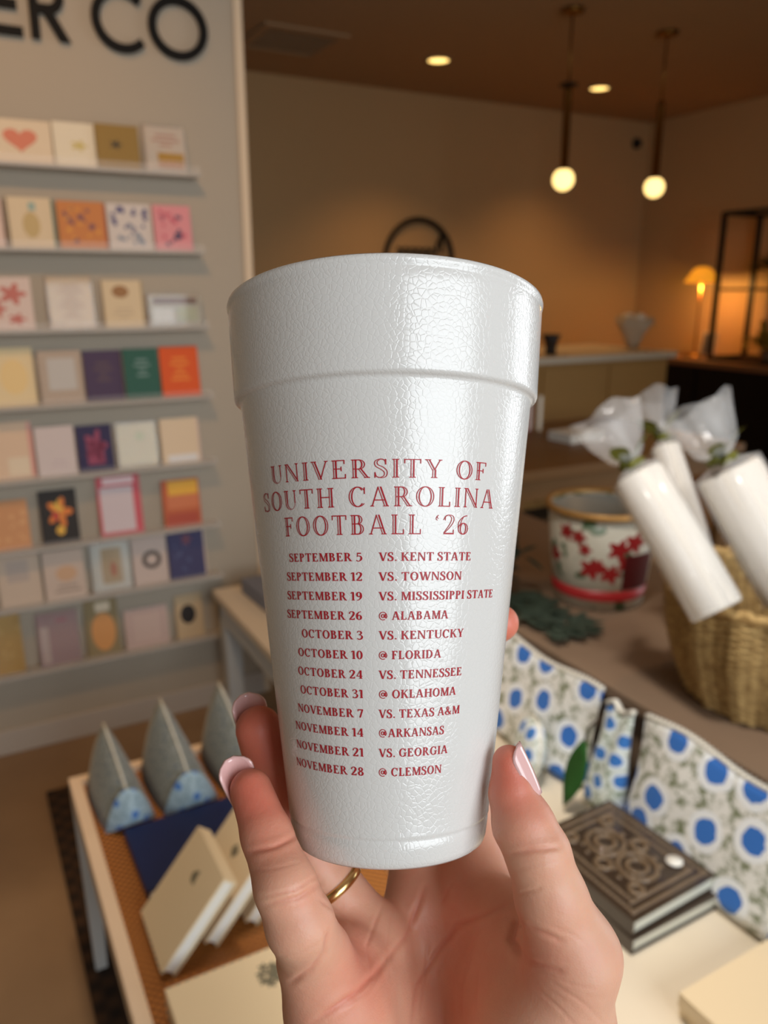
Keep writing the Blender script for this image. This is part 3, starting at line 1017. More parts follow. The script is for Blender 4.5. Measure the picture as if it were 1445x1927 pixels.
GRP = 'cream notebooks leaning on the navy book'
LA = Vector((-0.097, 0, -0.118)).normalized()
for lab, ax_, ay_ in (('cream notebook with a small faded emblem, leaning leftmost in front of the navy book', 303, 1832),
                      ('cream notebook with a dark round emblem, leaning second from the left', 385, 1775),
                      ('cream notebook half hidden behind the finger, leaning rightmost', 462, 1735)):
    foot = on_z(ax_, ay_, TZ + 0.0165)
    nrm = LA.cross(Vector((0, -1, 0)))
    leaner(lab, foot + Vector((0, 0.132, 0)) - LA * 0.155 - nrm * 0.024, LA, (0, -1, 0), 0, 0.155, 0.132, 0.024)
notebook('large cream keepsake book with a grey green sprig lying at the bottom of the photo', (0.148, 0.665, TZ + 0.0005), (0, 0, 0), 0.245, 0.225, 0.045, True, None, 0.56, 0.80, 0.019)

# ------------------------------------------------------------------ right display table, riser, pouches, books
M_rtop = mat('cream_table_top', srgb(226, 214, 192), 0.45, noise=0.05, nscale=10)
M_apr = mat('painted_apron', srgb(204, 210, 212), 0.5)
RZ = 0.47
rt = table('display_table', 'long low cream topped display table running from the card wall to the lower right', (0.652, 0.15), (1.62, 2.36), RZ, 0.028, M_rtop, M_apr, 0.06, 0.012, 0.07)
M_riser = mat('riser_wood', srgb(126, 104, 84), 0.6, noise=0.12, nscale=9)
t = empty('display_riser', 'raised brown wooden tier on the display table behind the floral pouches', 'shelf', (1.015, 0.20, RZ))
box('top', (0, 0, 0.185), (0.60, 2.05, 0.21), M_riser, t, bevel=0.003)
box('side_panel', (0.02, 0.01, 0.0), (0.04, 2.04, 0.185), M_riser, t)
box('back_panel', (0.56, 0.01, 0.0), (0.58, 2.04, 0.185), M_riser, t)
box('end_panel', (0.04, 0.01, 0), (0.56, 0.03, 0.185), M_riser, t)
box('end_panel', (0.04, 2.02, 0), (0.56, 2.04, 0.185), M_riser, t)
TIER = RZ + 0.21

M_fl = floral('blue_flower_print', (1, 2), 12.0, srgb(42, 108, 192), srgb(232, 236, 238), srgb(226, 226, 220), srgb(116, 124, 92), 0.55, 0.24)
M_fl2 = floral('blue_flower_print_small', (1, 2), 22, srgb(52, 120, 200), srgb(226, 236, 240), srgb(220, 228, 224), srgb(128, 146, 116), 0.6, 0.26)
M_zip = mat('white_piping', srgb(226, 222, 210), 0.7)


def flat_pouch(label, yc, w, h, xb, lean, thick, m, group='white and blue floral pouches on the display table', turn=0.0, cut=0.0):
    """soft standing pouch: face towards -x, width along y, zip along the top"""
    t = empty('floral_pouch', label, 'pouch', (xb, yc, RZ + 0.006), (0, lean, turn), group)
    bm = bmesh.new()
    nU, nV = 20, 14
    def half(u, v):
        e = (1 - abs(2 * u - 1) ** 4) ** 0.6
        return thick * max(0.03, e * (1.0 - 0.93 * v ** 1.6))
    grid = {}
    for s in (-1, 1):
        for i in range(nU + 1):
            for j in range(nV + 1):
                u, v = i / nU, j / nV
                y = (u - 0.5) * w * (1 - 0.03 * math.sin(math.pi * v)) * (1 - cut * v)
                z = h * v + 0.006 * math.sin(u * 9 + 1) * v
                wr = 0.003 * math.sin(u * 13 + v * 7) * math.sin(math.pi * v)
                grid[s, i, j] = bm.verts.new((s * (half(u, v) + wr), y, z))
    for s in (-1, 1):
        for i in range(nU):
            for j in range(nV):
                bm.faces.new((grid[s, i, j], grid[s, i + 1, j], grid[s, i + 1, j + 1], grid[s, i, j + 1]))
    for i in range(nU):
        for j in (0, nV):
            bm.faces.new((grid[-1, i, j], grid[1, i, j], grid[1, i + 1, j], grid[-1, i + 1, j]))
    for j in range(nV):
        for i in (0, nU):
            bm.faces.new((grid[-1, i, j], grid[-1, i, j + 1], grid[1, i, j + 1], grid[1, i, j]))
    bmesh.ops.recalc_face_normals(bm, faces=bm.faces[:])
    from_bm('body', bm, m, t, True)
    ww = w * (1 - cut)
    bm = bmesh.new()
    add_tube(bm, [(0, (k / 14 - 0.5) * ww, h + 0.002 + 0.006 * math.sin(k / 14 * 9 + 1)) for k in range(15)], 0.0042, 8)
    for k in range(40):
        y = (k / 39 - 0.5) * ww * 0.97
        z = h + 0.006 + 0.006 * math.sin((y / ww + 0.5) * 9 + 1)
        add_box(bm, (-0.006, y - 0.0013, z - 0.004), (0.006, y + 0.0013, z + 0.001))
    from_bm('zip_piping', bm, M_zip, t, True)
    return t


flat_pouch('wide white and blue floral pouch behind the carved book, its zip towards the riser', 1.185, 0.40, 0.195, 0.974, R(7), 0.040, M_fl)
flat_pouch('large white and blue floral pouch at the right edge of the photo', 0.70, 0.37, 0.200, 0.974, R(9), 0.040, M_fl)
flat_pouch('narrow upright floral pouch between the two wide pouches', 0.930, 0.092, 0.190, 0.968, R(6), 0.026, M_fl2, cut=0.3)
t = empty('round_pouch', 'small round floral pouch between the thumb and the wide pouch', 'pouch', (0.895, 1.08, RZ + 0.001), (0, R(10), R(-20)))
bm = bmesh.new()
bmesh.ops.create_uvsphere(bm, u_segments=32, v_segments=20, radius=1.0)
for v in bm.verts:
    v.co = Vector((v.co.x * 0.024, v.co.y * 0.058, v.co.z * 0.062 + 0.062))
from_bm('body', bm, M_fl2, t, True)
tube('zip_piping', [(0, 0.058 * math.cos(2 * math.pi * i / 40), 0.062 + 0.062 * math.sin(2 * math.pi * i / 40)) for i in range(40)], 0.003, M_zip, t, 8, True)
t = empty('green_tag', 'dark green leaf shaped tag hanging between the floral pouches', 'tag', (0.912, 0.935, RZ + 0.09))
bm = bmesh.new()
add_leaf(bm, (0, 0.0, 0.06), (-0.12, 0.12, -1), 0.135, 0.024, up=Vector((1, 0, 0)), droop=0.05)
o = from_bm('leaf', bm, mat('green_felt', srgb(28, 84, 22), 0.7), t, True)
o.modifiers.new('thick', 'SOLIDIFY').thickness = 0.003
tube('cord', [(0, 0, 0.06), (0.005, -0.004, 0.09), (0.02, -0.01, 0.105)], 0.0022, M_dark, t, 6)

# stack of two carved-cover books
M_carv = mat('carved_cover', srgb(58, 45, 34), 0.3, 0.5, noise=0.25, nscale=60, coat=0.5)
M_relief = mat('carved_relief', srgb(112, 92, 70), 0.35, 0.5, noise=0.25, nscale=60, coat=0.4)
M_silver = mat('silver_page', srgb(214, 214, 200), 0.35)
for k, (lab, dz) in enumerate((('lower of the two stacked books, under the carved cover, with pale page edges', 0.0), ('dark brown book with ornate carved cover and round white sticker, topmost of the stack', 0.028))):
    t = book('book', lab, (0.758 + 0.003 * k, 0.652 + 0.004 * k, RZ + 0.001 + dz), (0, 0, R(1 + 2 * k)), 0.185, 0.220, 0.026, M_carv, 'books with carved covers', M_silver)
    if k == 1:
        bm = bmesh.new()
        zt = 0.027
        for i in range(26):
            for (x, y) in ((0.012 + 0.161 * i / 25, 0.013), (0.012 + 0.161 * i / 25, 0.207), (0.014, 0.013 + 0.194 * i / 25), (0.171, 0.013 + 0.194 * i / 25),
                           (0.026 + 0.133 * i / 25, 0.028), (0.026 + 0.133 * i / 25, 0.192), (0.030, 0.028 + 0.164 * i / 25), (0.155, 0.028 + 0.164 * i / 25)):
                add_lathe(bm, [(0.0036, 0), (0.003, 0.0016), (0, 0.0026)], 8, (x, y, zt - 0.001))
        from_bm('bead_border', bm, M_relief, t, True)
        bm = bmesh.new()
        for cx, cy, r_ in ((0.092, 0.142, 0.030), (0.092, 0.142, 0.016), (0.092, 0.075, 0.030), (0.092, 0.075, 0.016), (0.052, 0.180, 0.010), (0.133, 0.180, 0.010), (0.052, 0.042, 0.010), (0.052, 0.108, 0.012), (0.133, 0.108, 0.012)):
            add_tube(bm, [(cx + r_ * math.cos(2 * math.pi * i / 28), cy + r_ * math.sin(2 * math.pi * i / 28), zt) for i in range(28)], 0.0042, 8, True)
        for k2 in range(10):
            a2 = 2 * math.pi * k2 / 10
            for cy in (0.142, 0.075):
                add_lathe(bm, [(0.004, 0), (0.003, 0.002), (0, 0.003)], 8, (0.092 + 0.0405 * math.cos(a2), cy + 0.0405 * math.sin(a2) * 0.75, zt - 0.001))
        from_bm('carved_scroll', bm, M_relief, t, True)
        lathe('price_sticker', [(0, 0.0010), (0.013, 0.0010), (0.013, 0), (0, 0)], M_page, t, 28, loc=(0.150, 0.052, 0.0290))

# cream books at the lower right corner
book('notebook', 'lower cream book of the pair at the bottom right corner', (0.745, 0.325, RZ + 0.001), (0, 0, R(1)), 0.24, 0.225, 0.022, M_cream, 'cream books at the bottom right', M_silver)
book('notebook', 'upper cream book of the pair at the bottom right corner', (0.737, 0.325, RZ + 0.0235), (0, 0, R(1)), 0.24, 0.222, 0.022, M_cream, 'cream books at the bottom right', M_silver)
# books at the far end of the right table
book('book', 'grey blue book lying on the far end of the display table beside the card wall', (0.74, 2.03, RZ + 0.001), (0, 0, R(3)), 0.20, 0.26, 0.045, mat('grey_blue', srgb(120, 128, 146), 0.6), None)

# ------------------------------------------------------------------ holiday tin on the riser
tinp = (1.315, 1.345)
t = empty('storage_tin', 'round white tin bucket with red and green holiday print and a gold rim', 'bucket', (tinp[0], tinp[1], TIER))
M_tin, nt, b = nodes('tin_print')
N = nt.nodes.new
L = nt.links
b.inputs['Roughness'].default_value = 0.35
tc = N('ShaderNodeTexCoord')
n1 = N('ShaderNodeTexNoise')
n1.inputs['Scale'].default_value = 22
L.new(tc.outputs['Object'], n1.inputs['Vector'])
n2 = N('ShaderNodeTexVoronoi')
n2.inputs['Scale'].default_value = 15
L.new(tc.outputs['Object'], n2.inputs['Vector'])
r1 = N('ShaderNodeValToRGB')
r1.color_ramp.elements[0].position, r1.color_ramp.elements[0].color = 0.36, srgb(70, 100, 66)
r1.color_ramp.elements[1].position, r1.color_ramp.elements[1].color = 0.44, srgb(206, 202, 186)
L.new(n1.outputs['Fac'], r1.inputs[0])
L.new(r1.outputs[0], b.inputs['Base Color'])
lathe('tin_wall', [(0.098, 0.0), (0.106, 0.004), (0.128, 0.225), (0.124, 0.225), (0.102, 0.006), (0, 0.006), (0, 0.0)], M_tin, t, 64)
lathe('liner', [(0.1015, 0.008), (0.1235, 0.222), (0.1225, 0.222), (0.1005, 0.009), (0, 0.009), (0, 0.008)], mat('tin_inside', srgb(150, 150, 142), 0.4), t, 64)
lathe('rim', [(0.123, 0.222), (0.1335, 0.222), (0.1345, 0.232), (0.130, 0.238), (0.122, 0.234)], mat('tin_gold', srgb(196, 152, 90), 0.4, metal=0.4), t, 64)
M_tred = mat('tin_red', srgb(172, 40, 42), 0.4)
lathe('red_band', [(0.1085, 0.026), (0.1110, 0.052), (0.1115, 0.052), (0.1090, 0.026)], M_tred, t, 64)


def tin_r(z):
    return 0.106 + 0.022 * (z - 0.004) / 0.221 + 0.0008


bm = bmesh.new()
def tin_patch(bm, a0, z0, shape, sx, sz):
    pts = shape
    vs = []
    for (x, y) in pts:
        zz = z0 + y * sz
        aa = a0 + x * sx / tin_r(zz)
        vs.append(bm.verts.new((tin_r(zz) * math.cos(aa), tin_r(zz) * math.sin(aa), zz)))
    bm.faces.new(vs)


def at_px(px):  # angle on the tin facing the camera for a given sideways offset -1..1
    base = math.atan2(-tinp[1], -tinp[0])
    return base + math.asin(max(-0.98, min(0.98, px)))


fl = [(math.cos(2 * math.pi * i / 24) * (0.75 + 0.25 * math.cos(5 * 2 * math.pi * i / 24)), math.sin(2 * math.pi * i / 24) * (0.75 + 0.25 * math.cos(5 * 2 * math.pi * i / 24))) for i in range(24)]
for px, z, s in ((-0.62, 0.185, 0.016), (-0.40, 0.178, 0.014), (-0.28, 0.150, 0.012), (-0.15, 0.105, 0.020), (-0.02, 0.112, 0.014), (0.34, 0.155, 0.020), (0.22, 0.095, 0.018), (-0.85, 0.12, 0.016), (0.6, 0.17, 0.02), (0.5, 0.12, 0.018)):
    b1 = bmesh.new()
    tin_patch(b1, at_px(px), z, fl, s * 1.5, s * 1.4)
    from_bm('printed_flower', b1, M_tred, t)
bm.free()
bm = bmesh.new()
for k in range(8):
    a0, a1 = at_px(0.46 + 0.06 * k), at_px(0.46 + 0.06 * (k + 1))
    vs = []
    for a, z in ((a0, 0.055), (a1, 0.055), (a1, 0.14), (a0, 0.14)):
        vs.append(bm.verts.new(((tin_r(z) + 0.0006) * math.cos(a), (tin_r(z) + 0.0006) * math.sin(a), z)))
    bm.faces.new(vs)
from_bm('maroon_panel', bm, mat('tin_maroon', srgb(96, 26, 30), 0.4), t)

# dark green garland beside the tin
rr = random.Random(11)
bm = bmesh.new()
for i in range(420):
    x, y, z = 1.09 + rr.gauss(0, 0.03), 1.55 + rr.uniform(-0.12, 0.2), TIER + 0.025 + abs(rr.gauss(0.02, 0.07))
    add_leaf(bm, (x, y, z), (rr.uniform(-1, 1), rr.uniform(-1, 1), rr.uniform(-0.3, 1)), 0.05, 0.010)
for i in range(140):
    add_leaf(bm, (1.06 + rr.uniform(0, 0.10), 1.20 + rr.uniform(-0.02, 0.22), TIER + rr.uniform(0.010, 0.018)), (rr.uniform(-1, 1), rr.uniform(-1, 1), 0.05), 0.045, 0.010, droop=0.02)
tag(from_bm('garland', bm, mat('pine_green', srgb(44, 58, 46), 0.7, noise=0.3, nscale=40), None, True), 'dark green garland lying along the riser beside the tin', 'garland', kind='stuff')

# ------------------------------------------------------------------ woven basket with wrapped rolls
BX, BY = 1.245, 0.825
t = empty('woven_basket', 'round tan seagrass basket on the riser, holding wrapped white rolls', 'basket', (BX, BY, TIER + 0.001))
M_sea = ramp_mat('seagrass', [(0.3, srgb(150, 116, 66)), (0.7, srgb(206, 172, 112))], floor_fac, 0.8)
M_sea.node_tree.nodes['Noise Texture'].inputs['Scale'].default_value = 60
bm = bmesh.new()
rows, n, rows_ = 34, 180, []
prof = []
for j in range(rows * 3 + 1):
    f = j / (rows * 3)
    z = 0.21 * f
    r_ = 0.135 + 0.055 * math.sin(min(1.0, f * 1.1) * math.pi / 2) ** 0.9
    row = j // 3
    ring = []
    for i in range(n):
        a = 2 * math.pi * i / n
        q = r_ + 0.0025 * math.sin(j / 3 * 2 * math.pi) + 0.0045 * math.sin(30 * a + (math.pi if row % 2 else 0)) + 0.004 * math.sin(15 * a)
        ring.append(bm.verts.new((q * math.cos(a), q * math.sin(a), z)))
    rows_.append(ring)
for a, b2 in zip(rows_, rows_[1:]):
    for i in range(n):
        bm.faces.new((a[i], a[(i + 1) % n], b2[(i + 1) % n], b2[i]))
bm.faces.new(rows_[0][::-1])
o = from_bm('basket_wall', bm, M_sea, t, True)
o.modifiers.new('thick', 'SOLIDIFY').thickness = 0.006
tube('braided_rim', [((0.192 + 0.003 * math.sin(i * 1.3)) * math.cos(2 * math.pi * i / 120), (0.192 + 0.003 * math.sin(i * 1.3)) * math.sin(2 * math.pi * i / 120), 0.203 + 0.010 + 0.003 * math.sin(i * 2.1)) for i in range(120)], 0.009, M_sea, t, 8, True)

M_roll = mat('rolled_white', srgb(226, 220, 210), 0.55, bump=0.2, bscale=90)
m, nt, b = nodes('cellophane')
b.inputs['Base Color'].default_value = (1, 1, 1, 1)
b.inputs['Roughness'].default_value = 0.12
tr = nt.nodes.new('ShaderNodeBsdfTransparent')
mixs = nt.nodes.new('ShaderNodeMixShader')
mixs.inputs[0].default_value = 0.13
nt.links.new(tr.outputs[0], mixs.inputs[1])
nt.links.new(b.outputs[0], mixs.inputs[2])
nt.links.new(mixs.outputs[0], nt.nodes['Material Output'].inputs['Surface'])
M_cello = m
M_rib = mat('green_ribbon', srgb(96, 96, 22), 0.5)


def gift_roll(label, bot, top, rad, seed, frill=0.062):
    a, b_ = Vector(bot), Vector(top)
    ax = (b_ - a)
    ln = ax.length
    t = empty('gift_roll', label, 'wrapped roll', a, (0, 0, 0), 'white rolls wrapped in clear film in the basket')
    t.rotation_euler = ax.to_track_quat('Z', 'Y').to_euler()
    lathe('roll', [(0, 0), (rad * 0.96, 0.0), (rad, 0.004), (rad, ln - 0.006), (rad * 0.9, ln), (rad * 0.5, ln - 0.004), (0, ln - 0.004)], M_roll, t, 40)
    crumple('clear_wrap', [(rad * 1.02, 0.004), (rad * 1.05, ln * 0.5), (rad * 1.05, ln), (rad * 0.5, ln + 0.012), (rad * 0.3, ln + 0.022), (rad * 0.7, ln + 0.040), (frill * 0.8, ln + 0.045 + frill * 0.6), (frill, ln + 0.045 + frill * 1.2)], M_cello, t, seed, 0.12)
    rb = bmesh.new()
    add_tube(rb, [(rad * 0.36 * math.cos(k * 0.5), rad * 0.36 * math.sin(k * 0.5), ln + 0.016 + 0.0007 * k) for k in range(14)], 0.008, 8)
    add_leaf(rb, (0, 0, ln + 0.022), (0.8, 0.3, 0.5), 0.095, 0.015)
    add_leaf(rb, (0, 0, ln + 0.022), (-0.7, -0.5, 0.2), 0.095, 0.015)
    add_leaf(rb, (0, 0, ln + 0.022), (-0.2, 0.9, 0.8), 0.075, 0.010)
    o = from_bm('ribbon', rb, M_rib, t, True)
    return t


def bpt(x, y, Y):
    return on_y(x, y, Y)


gift_roll('white wrapped roll leaning out over the left side of the basket, catching the light', bpt(1350, 1150, 0.80), bpt(1200, 893, 0.96), 0.043, 2)
gift_roll('thin white wrapped roll standing behind the leftmost roll', bpt(1330, 1090, 0.93), bpt(1252, 840, 1.07), 0.026, 5, 0.05)
gift_roll('fat white wrapped roll at the right edge of the photo', bpt(1500, 1120, 0.74), bpt(1370, 885, 0.86), 0.052, 8)

# ------------------------------------------------------------------ held frame: metres from the eye, x right, y up, z towards the viewer
HM = cam.matrix_basis.copy()
HM = Matrix.Translation(EYE) @ cam.rotation_euler.to_matrix().to_4x4()


def hp(x, y, d_):
    return Vector(((x - 722.5) * d_ / FPX, -(y - 963.5) * d_ / FPX, -d_))


# ------------------------------------------------------------------ foam cup
cup = empty('foam_cup', 'tall white foam cup with a dark red football schedule, held in the hand', 'cup')
CQ = Vector((0.00365908, -0.06420018, -0.99793033))
CU = Vector((-0.0077808, 0.99790498, -0.06422708))
CN = -CQ
CRt = CU.cross(CN)
CC = CQ * 0.2515
Mc = Matrix((CRt, CN * -1.0, CU)).transposed().to_4x4()   # cup's own axes: x right, y away, z up
Mc.translation = CC
cup.matrix_world = HM @ Mc

m, nt, b = nodes('foam')
N = nt.nodes.new
L = nt.links
b.inputs['Base Color'].default_value = (0.745, 0.728, 0.70, 1)
b.inputs['Roughness'].default_value = 0.17
b.inputs['Specular IOR Level'].default_value = 0.75
tc = N('ShaderNodeTexCoord')
v1 = N('ShaderNodeTexVoronoi')
v1.feature = 'DISTANCE_TO_EDGE'
v1.inputs['Scale'].default_value = 640
nz = N('ShaderNodeTexNoise')
nz.inputs['Scale'].default_value = 500
mxv = N('ShaderNodeVectorMath')
mxv.operation = 'MULTIPLY_ADD'
mxv.inputs[1].default_value = (0.00022,) * 3
L.new(tc.outputs['Object'], nz.inputs['Vector'])
L.new(nz.outputs['Color'], mxv.inputs[0])
L.new(tc.outputs['Object'], mxv.inputs[2])
L.new(mxv.outputs[0], v1.inputs['Vector'])
rm = N('ShaderNodeMapRange')
rm.inputs['From Max'].default_value = 0.14
rm.interpolation_type = 'SMOOTHSTEP'
L.new(v1.outputs['Distance'], rm.inputs['Value'])
v2 = N('ShaderNodeTexVoronoi')
v2.inputs['Scale'].default_value = 640
L.new(mxv.outputs[0], v2.inputs['Vector'])
ad = N('ShaderNodeMath')
ad.operation = 'MULTIPLY_ADD'
ad.inputs[1].default_value = -0.5
L.new(v2.outputs['Distance'], ad.inputs[0])
L.new(rm.outputs[0], ad.inputs[2])
bp = N('ShaderNodeBump')
bp.inputs['Strength'].default_value = 0.16
bp.inputs['Distance'].default_value = 0.00022
L.new(ad.outputs[0], bp.inputs['Height'])
L.new(bp.outputs['Normal'], b.inputs['Normal'])
M_foam = m


def rbody(h):
    return 0.0304 + (0.0456 - 0.0304) * (h + 0.0756) / (0.0500 + 0.0756)


prof = [(0.0, -0.0805), (0.0255, -0.0805), (0.0268, -0.0832), (0.0280, -0.0836), (0.0290, -0.0828), (0.0296, -0.0812), (0.03005, -0.0780), (0.03022, -0.0765), (0.0300, -0.0759), (0.0300, -0.0752), (0.0306, -0.0746)]
for k in range(0, 25):
    h = -0.0740 + (0.0485 + 0.0740) * k / 24
    prof.append((rbody(h), h))
prof += [(0.0457, 0.0492), (0.0463, 0.0496), (0.0472, 0.0500), (0.0475, 0.0508), (0.0476, 0.0522)]
for k in range(0, 9):
    f = k / 8
    prof.append((0.0477 + (0.0494 - 0.0477) * f, 0.0540 + (0.0765 - 0.0540) * f))
prof += [(0.0493, 0.0772), (0.0493, 0.0778), (0.0497, 0.0784), (0.0499, 0.0792), (0.0497, 0.0801), (0.0490, 0.0806), (0.0480, 0.0805), (0.0472, 0.0796), (0.0468, 0.0780), (0.0440, 0.048), (0.0288, -0.074), (0.0, -0.0760)]
lathe('cup_body', prof, M_foam, cup, 160)

# ---- serif capitals: every glyph is a list of filled outlines in a box one unit high
class Face:
    def __init__(s, w, t, ser, inline=False):
        s.w, s.t, s.s, s.inline = w, t, ser, inline
        s.p = []

    def quad(s, *q):
        s.p.append(list(q))

    def hbar(s, x0, x1, y0, y1):
        k = max(1, int((x1 - x0) / 0.14))
        for i in range(k):
            a, b = x0 + (x1 - x0) * i / k, x0 + (x1 - x0) * (i + 1) / k
            s.quad((a, y0), (b, y0), (b, y1), (a, y1))

    def slab(s, a, b, c, d, xo0, xo1, w):  # slanted bar: bottom-left x a at y b to x c at y d, horizontal width w
        if s.inline and w > 0.1:
            for o, ww in ((0, 0.036), (w - 0.070, 0.070)):
                s.slab2(a + o, b, c + o, d, ww)
        else:
            s.slab2(a, b, c, d, w)

    def slab2(s, a, b, c, d, w):
        for i in range(3):
            f, g = i / 3, (i + 1) / 3
            xa, ya, xb, yb = a + (c - a) * f, b + (d - b) * f, a + (c - a) * g, b + (d - b) * g
            s.quad((xa, ya), (xa + w, ya), (xb + w, yb), (xb, yb))

    def serif(s, x, w, y):  # foot (y=0) or head (y=1)
        t = s.t * 0.8
        y0, y1 = (0, t) if y == 0 else (1 - t, 1)
        s.hbar(x - s.s, x + w + s.s, y0, y1)
        q = s.s * 0.55
        if y == 0:
            s.quad((x - q, t), (x, t), (x, t + q))
            s.quad((x + w, t), (x + w + q, t), (x + w, t + q))
        else:
            s.quad((x - q, 1 - t), (x, 1 - t - q), (x, 1 - t))
            s.quad((x + w, 1 - t), (x + w, 1 - t - q), (x + w + q, 1 - t))

    def stem(s, x, w=None, y0=0, y1=1, foot=True, head=True):
        w = s.w if w is None else w
        s.slab(x, y0, x, y1, 0, 0, w)
        if foot:
            s.serif(x, w, 0)
        if head:
            s.serif(x, w, 1)

    def band(s, o, i):
        for k in range(len(o) - 1):
            s.quad(o[k], o[k + 1], i[k + 1], i[k])

    def ring(s, cx, cy, rx, ry, a0, a1, w=None, t=None, n=26):
        w = s.w if w is None else w
        t = s.t if t is None else t
        O, I = arc(cx, cy, rx, ry, a0, a1, n), arc(cx, cy, rx - w, ry - t, a0, a1, n)
        if s.inline and w > 0.1:
            O2 = arc(cx, cy, rx - 0.042, ry - t * 0.7, a0, a1, n)
            I2 = arc(cx, cy, rx - w + 0.058, ry - t * 0.3, a0, a1, n)
            s.band(O, O2)
            s.band(I2, I)
        else:
            s.band(O, I)

    def stroke(s, pts, wid, n=8):
        P_, W_ = [], []
        m_ = len(pts)
        for i in range(m_ - 1):
            p0, p1, p2, p3 = (np.array(pts[max(0, min(m_ - 1, i + q))], float) for q in (-1, 0, 1, 2))
            for k in range(n):
                f = k / n
                P_.append(0.5 * ((2 * p1) + (p2 - p0) * f + (2 * p0 - 5 * p1 + 4 * p2 - p3) * f * f + (3 * p1 - p0 - 3 * p2 + p3) * f ** 3))
                W_.append(wid[i] + (wid[i + 1] - wid[i]) * f)
        P_.append(np.array(pts[-1], float))
        W_.append(wid[-1])
        A, B = [], []
        D = []
        for i in range(len(P_)):
            d_ = P_[min(i + 1, len(P_) - 1)] - P_[max(i - 1, 0)]
            d_ = d_ / (np.linalg.norm(d_) + 1e-9)
            D.append(np.array((-d_[1], d_[0])))
        A = [tuple(P_[i] + D[i] * W_[i] / 2) for i in range(len(P_))]
        B = [tuple(P_[i] - D[i] * W_[i] / 2) for i in range(len(P_))]
        if s.inline:
            A2 = [tuple(P_[i] + D[i] * (W_[i] / 2 - min(0.036, W_[i] * 0.45))) for i in range(len(P_))]
            B2 = [tuple(P_[i] - D[i] * (W_[i] / 2 - min(0.036, W_[i] * 0.45))) for i in range(len(P_))]
            s.band(A, A2)
            s.band(B2, B)
        else:
            s.band(A, B)

    def tick(s, x, y0, y1, w=None):
        w = s.t * 0.9 if w is None else w
        s.quad((x - w, y0), (x, y0), (x, y1), (x - w, y1))

    def glyph(s, c):
        """fills s.p, returns the advance"""
        s.p = []
        w, t, e = s.w, s.t, s.s
        if c == 'A':
            s.slab2(0.06, 0, 0.335, 1, t)
            s.slab(0.62, 0, 0.33, 1, 0, 0, w)
            s.hbar(0.16, 0.62, 0.30, 0.30 + t)
            s.serif(0.06, t, 0)
            s.serif(0.63, w * 0.8, 0)
            return 0.86
        if c == 'B':
            s.stem(0.08)
            s.hbar(0.08, 0.34, 1 - t, 1)
            s.hbar(0.08, 0.36, 0.52, 0.52 + t)
            s.hbar(0.08, 0.36, 0, t)
            s.ring(0.34, 0.76, 0.24, 0.24, 90, -90)
            s.ring(0.36, 0.285, 0.28, 0.285, 90, -90)
            return 0.72
        if c == 'C':
            s.ring(0.42, 0.5, 0.40, 0.52, 42, 318)
            s.tick(0.74, 0.64, 0.98)
            return 0.80
        if c == 'D':
            s.stem(0.08)
            s.hbar(0.08, 0.36, 1 - t, 1)
            s.hbar(0.08, 0.36, 0, t)
            s.ring(0.36, 0.5, 0.42, 0.5, 90, -90)
            return 0.86
        if c == 'E' or c == 'F':
            s.stem(0.08)
            s.hbar(0.08, 0.60, 1 - t, 1)
            s.tick(0.60, 0.78, 1)
            s.hbar(0.08, 0.46, 0.50, 0.50 + t)
            s.tick(0.46, 0.40, 0.65)
            if c == 'E':
                s.hbar(0.08, 0.64, 0, t)
                s.tick(0.64, 0, 0.24)
                return 0.70
            return 0.64
        if c == 'G':
            s.ring(0.42, 0.5, 0.40, 0.52, 42, 318)
            s.tick(0.74, 0.66, 0.98)
            s.stem(0.62, w * 0.8, 0.06, 0.44, False, False)
            s.hbar(0.54, 0.62 + w + 0.04, 0.42, 0.42 + t)
            return 0.86
        if c == 'H':
            s.stem(0.08)
            s.stem(0.62)
            s.hbar(0.2, 0.66, 0.50, 0.50 + t)
            return 0.86
        if c == 'I':
            s.stem(0.08)
            return 0.16 + w
        if c == 'K':
            s.stem(0.08)
            s.slab2(0.20, 0.42, 0.62, 1, t)
            s.slab(0.60, 0, 0.30, 0.56, 0, 0, w)
            s.serif(0.62, t, 1)
            s.serif(0.60, w, 0)
            return 0.82
        if c == 'L':
            s.stem(0.08)
            s.hbar(0.08, 0.60, 0, t)
            s.tick(0.60, 0, 0.26)
            return 0.64
        if c == 'M':
            s.stem(0.10, t)
            s.slab(0.42, 0.02, 0.10, 1, 0, 0, w)
            s.slab2(0.46, 0.02, 0.78, 1, t)
            s.stem(0.78)
            return 1.02
        if c == 'N':
            s.stem(0.08, t)
            s.slab(0.64, 0, 0.06, 1, 0, 0, w)
            s.stem(0.70, t, foot=False)
            return 0.86
        if c == 'O':
            s.ring(0.43, 0.5, 0.41, 0.52, 0, 360, n=40)
            return 0.86
        if c in 'PR':
            s.stem(0.08)
            s.hbar(0.08, 0.34, 1 - t, 1)
            s.hbar(0.08, 0.34, 0.46, 0.46 + t)
            s.ring(0.34, 0.73, 0.27, 0.27, 90, -90)
            if c == 'R':
                s.slab(0.60, 0, 0.30, 0.50, 0, 0, w)
                s.serif(0.62, w * 0.8, 0)
                return 0.80
            return 0.66
        if c == 'S':
            s.stroke([(0.50, 0.72), (0.46, 0.93), (0.28, 0.99), (0.11, 0.86), (0.14, 0.66), (0.36, 0.50), (0.50, 0.32), (0.47, 0.09), (0.26, 0.01), (0.10, 0.10), (0.06, 0.30)],
                     [t * 0.8, t, t, w * 0.8, w, w * 1.15, w, w * 0.8, t, t, t * 0.8])
            s.tick(0.53, 0.70, 1.0)
            s.tick(0.08, 0.0, 0.30)
            return 0.60
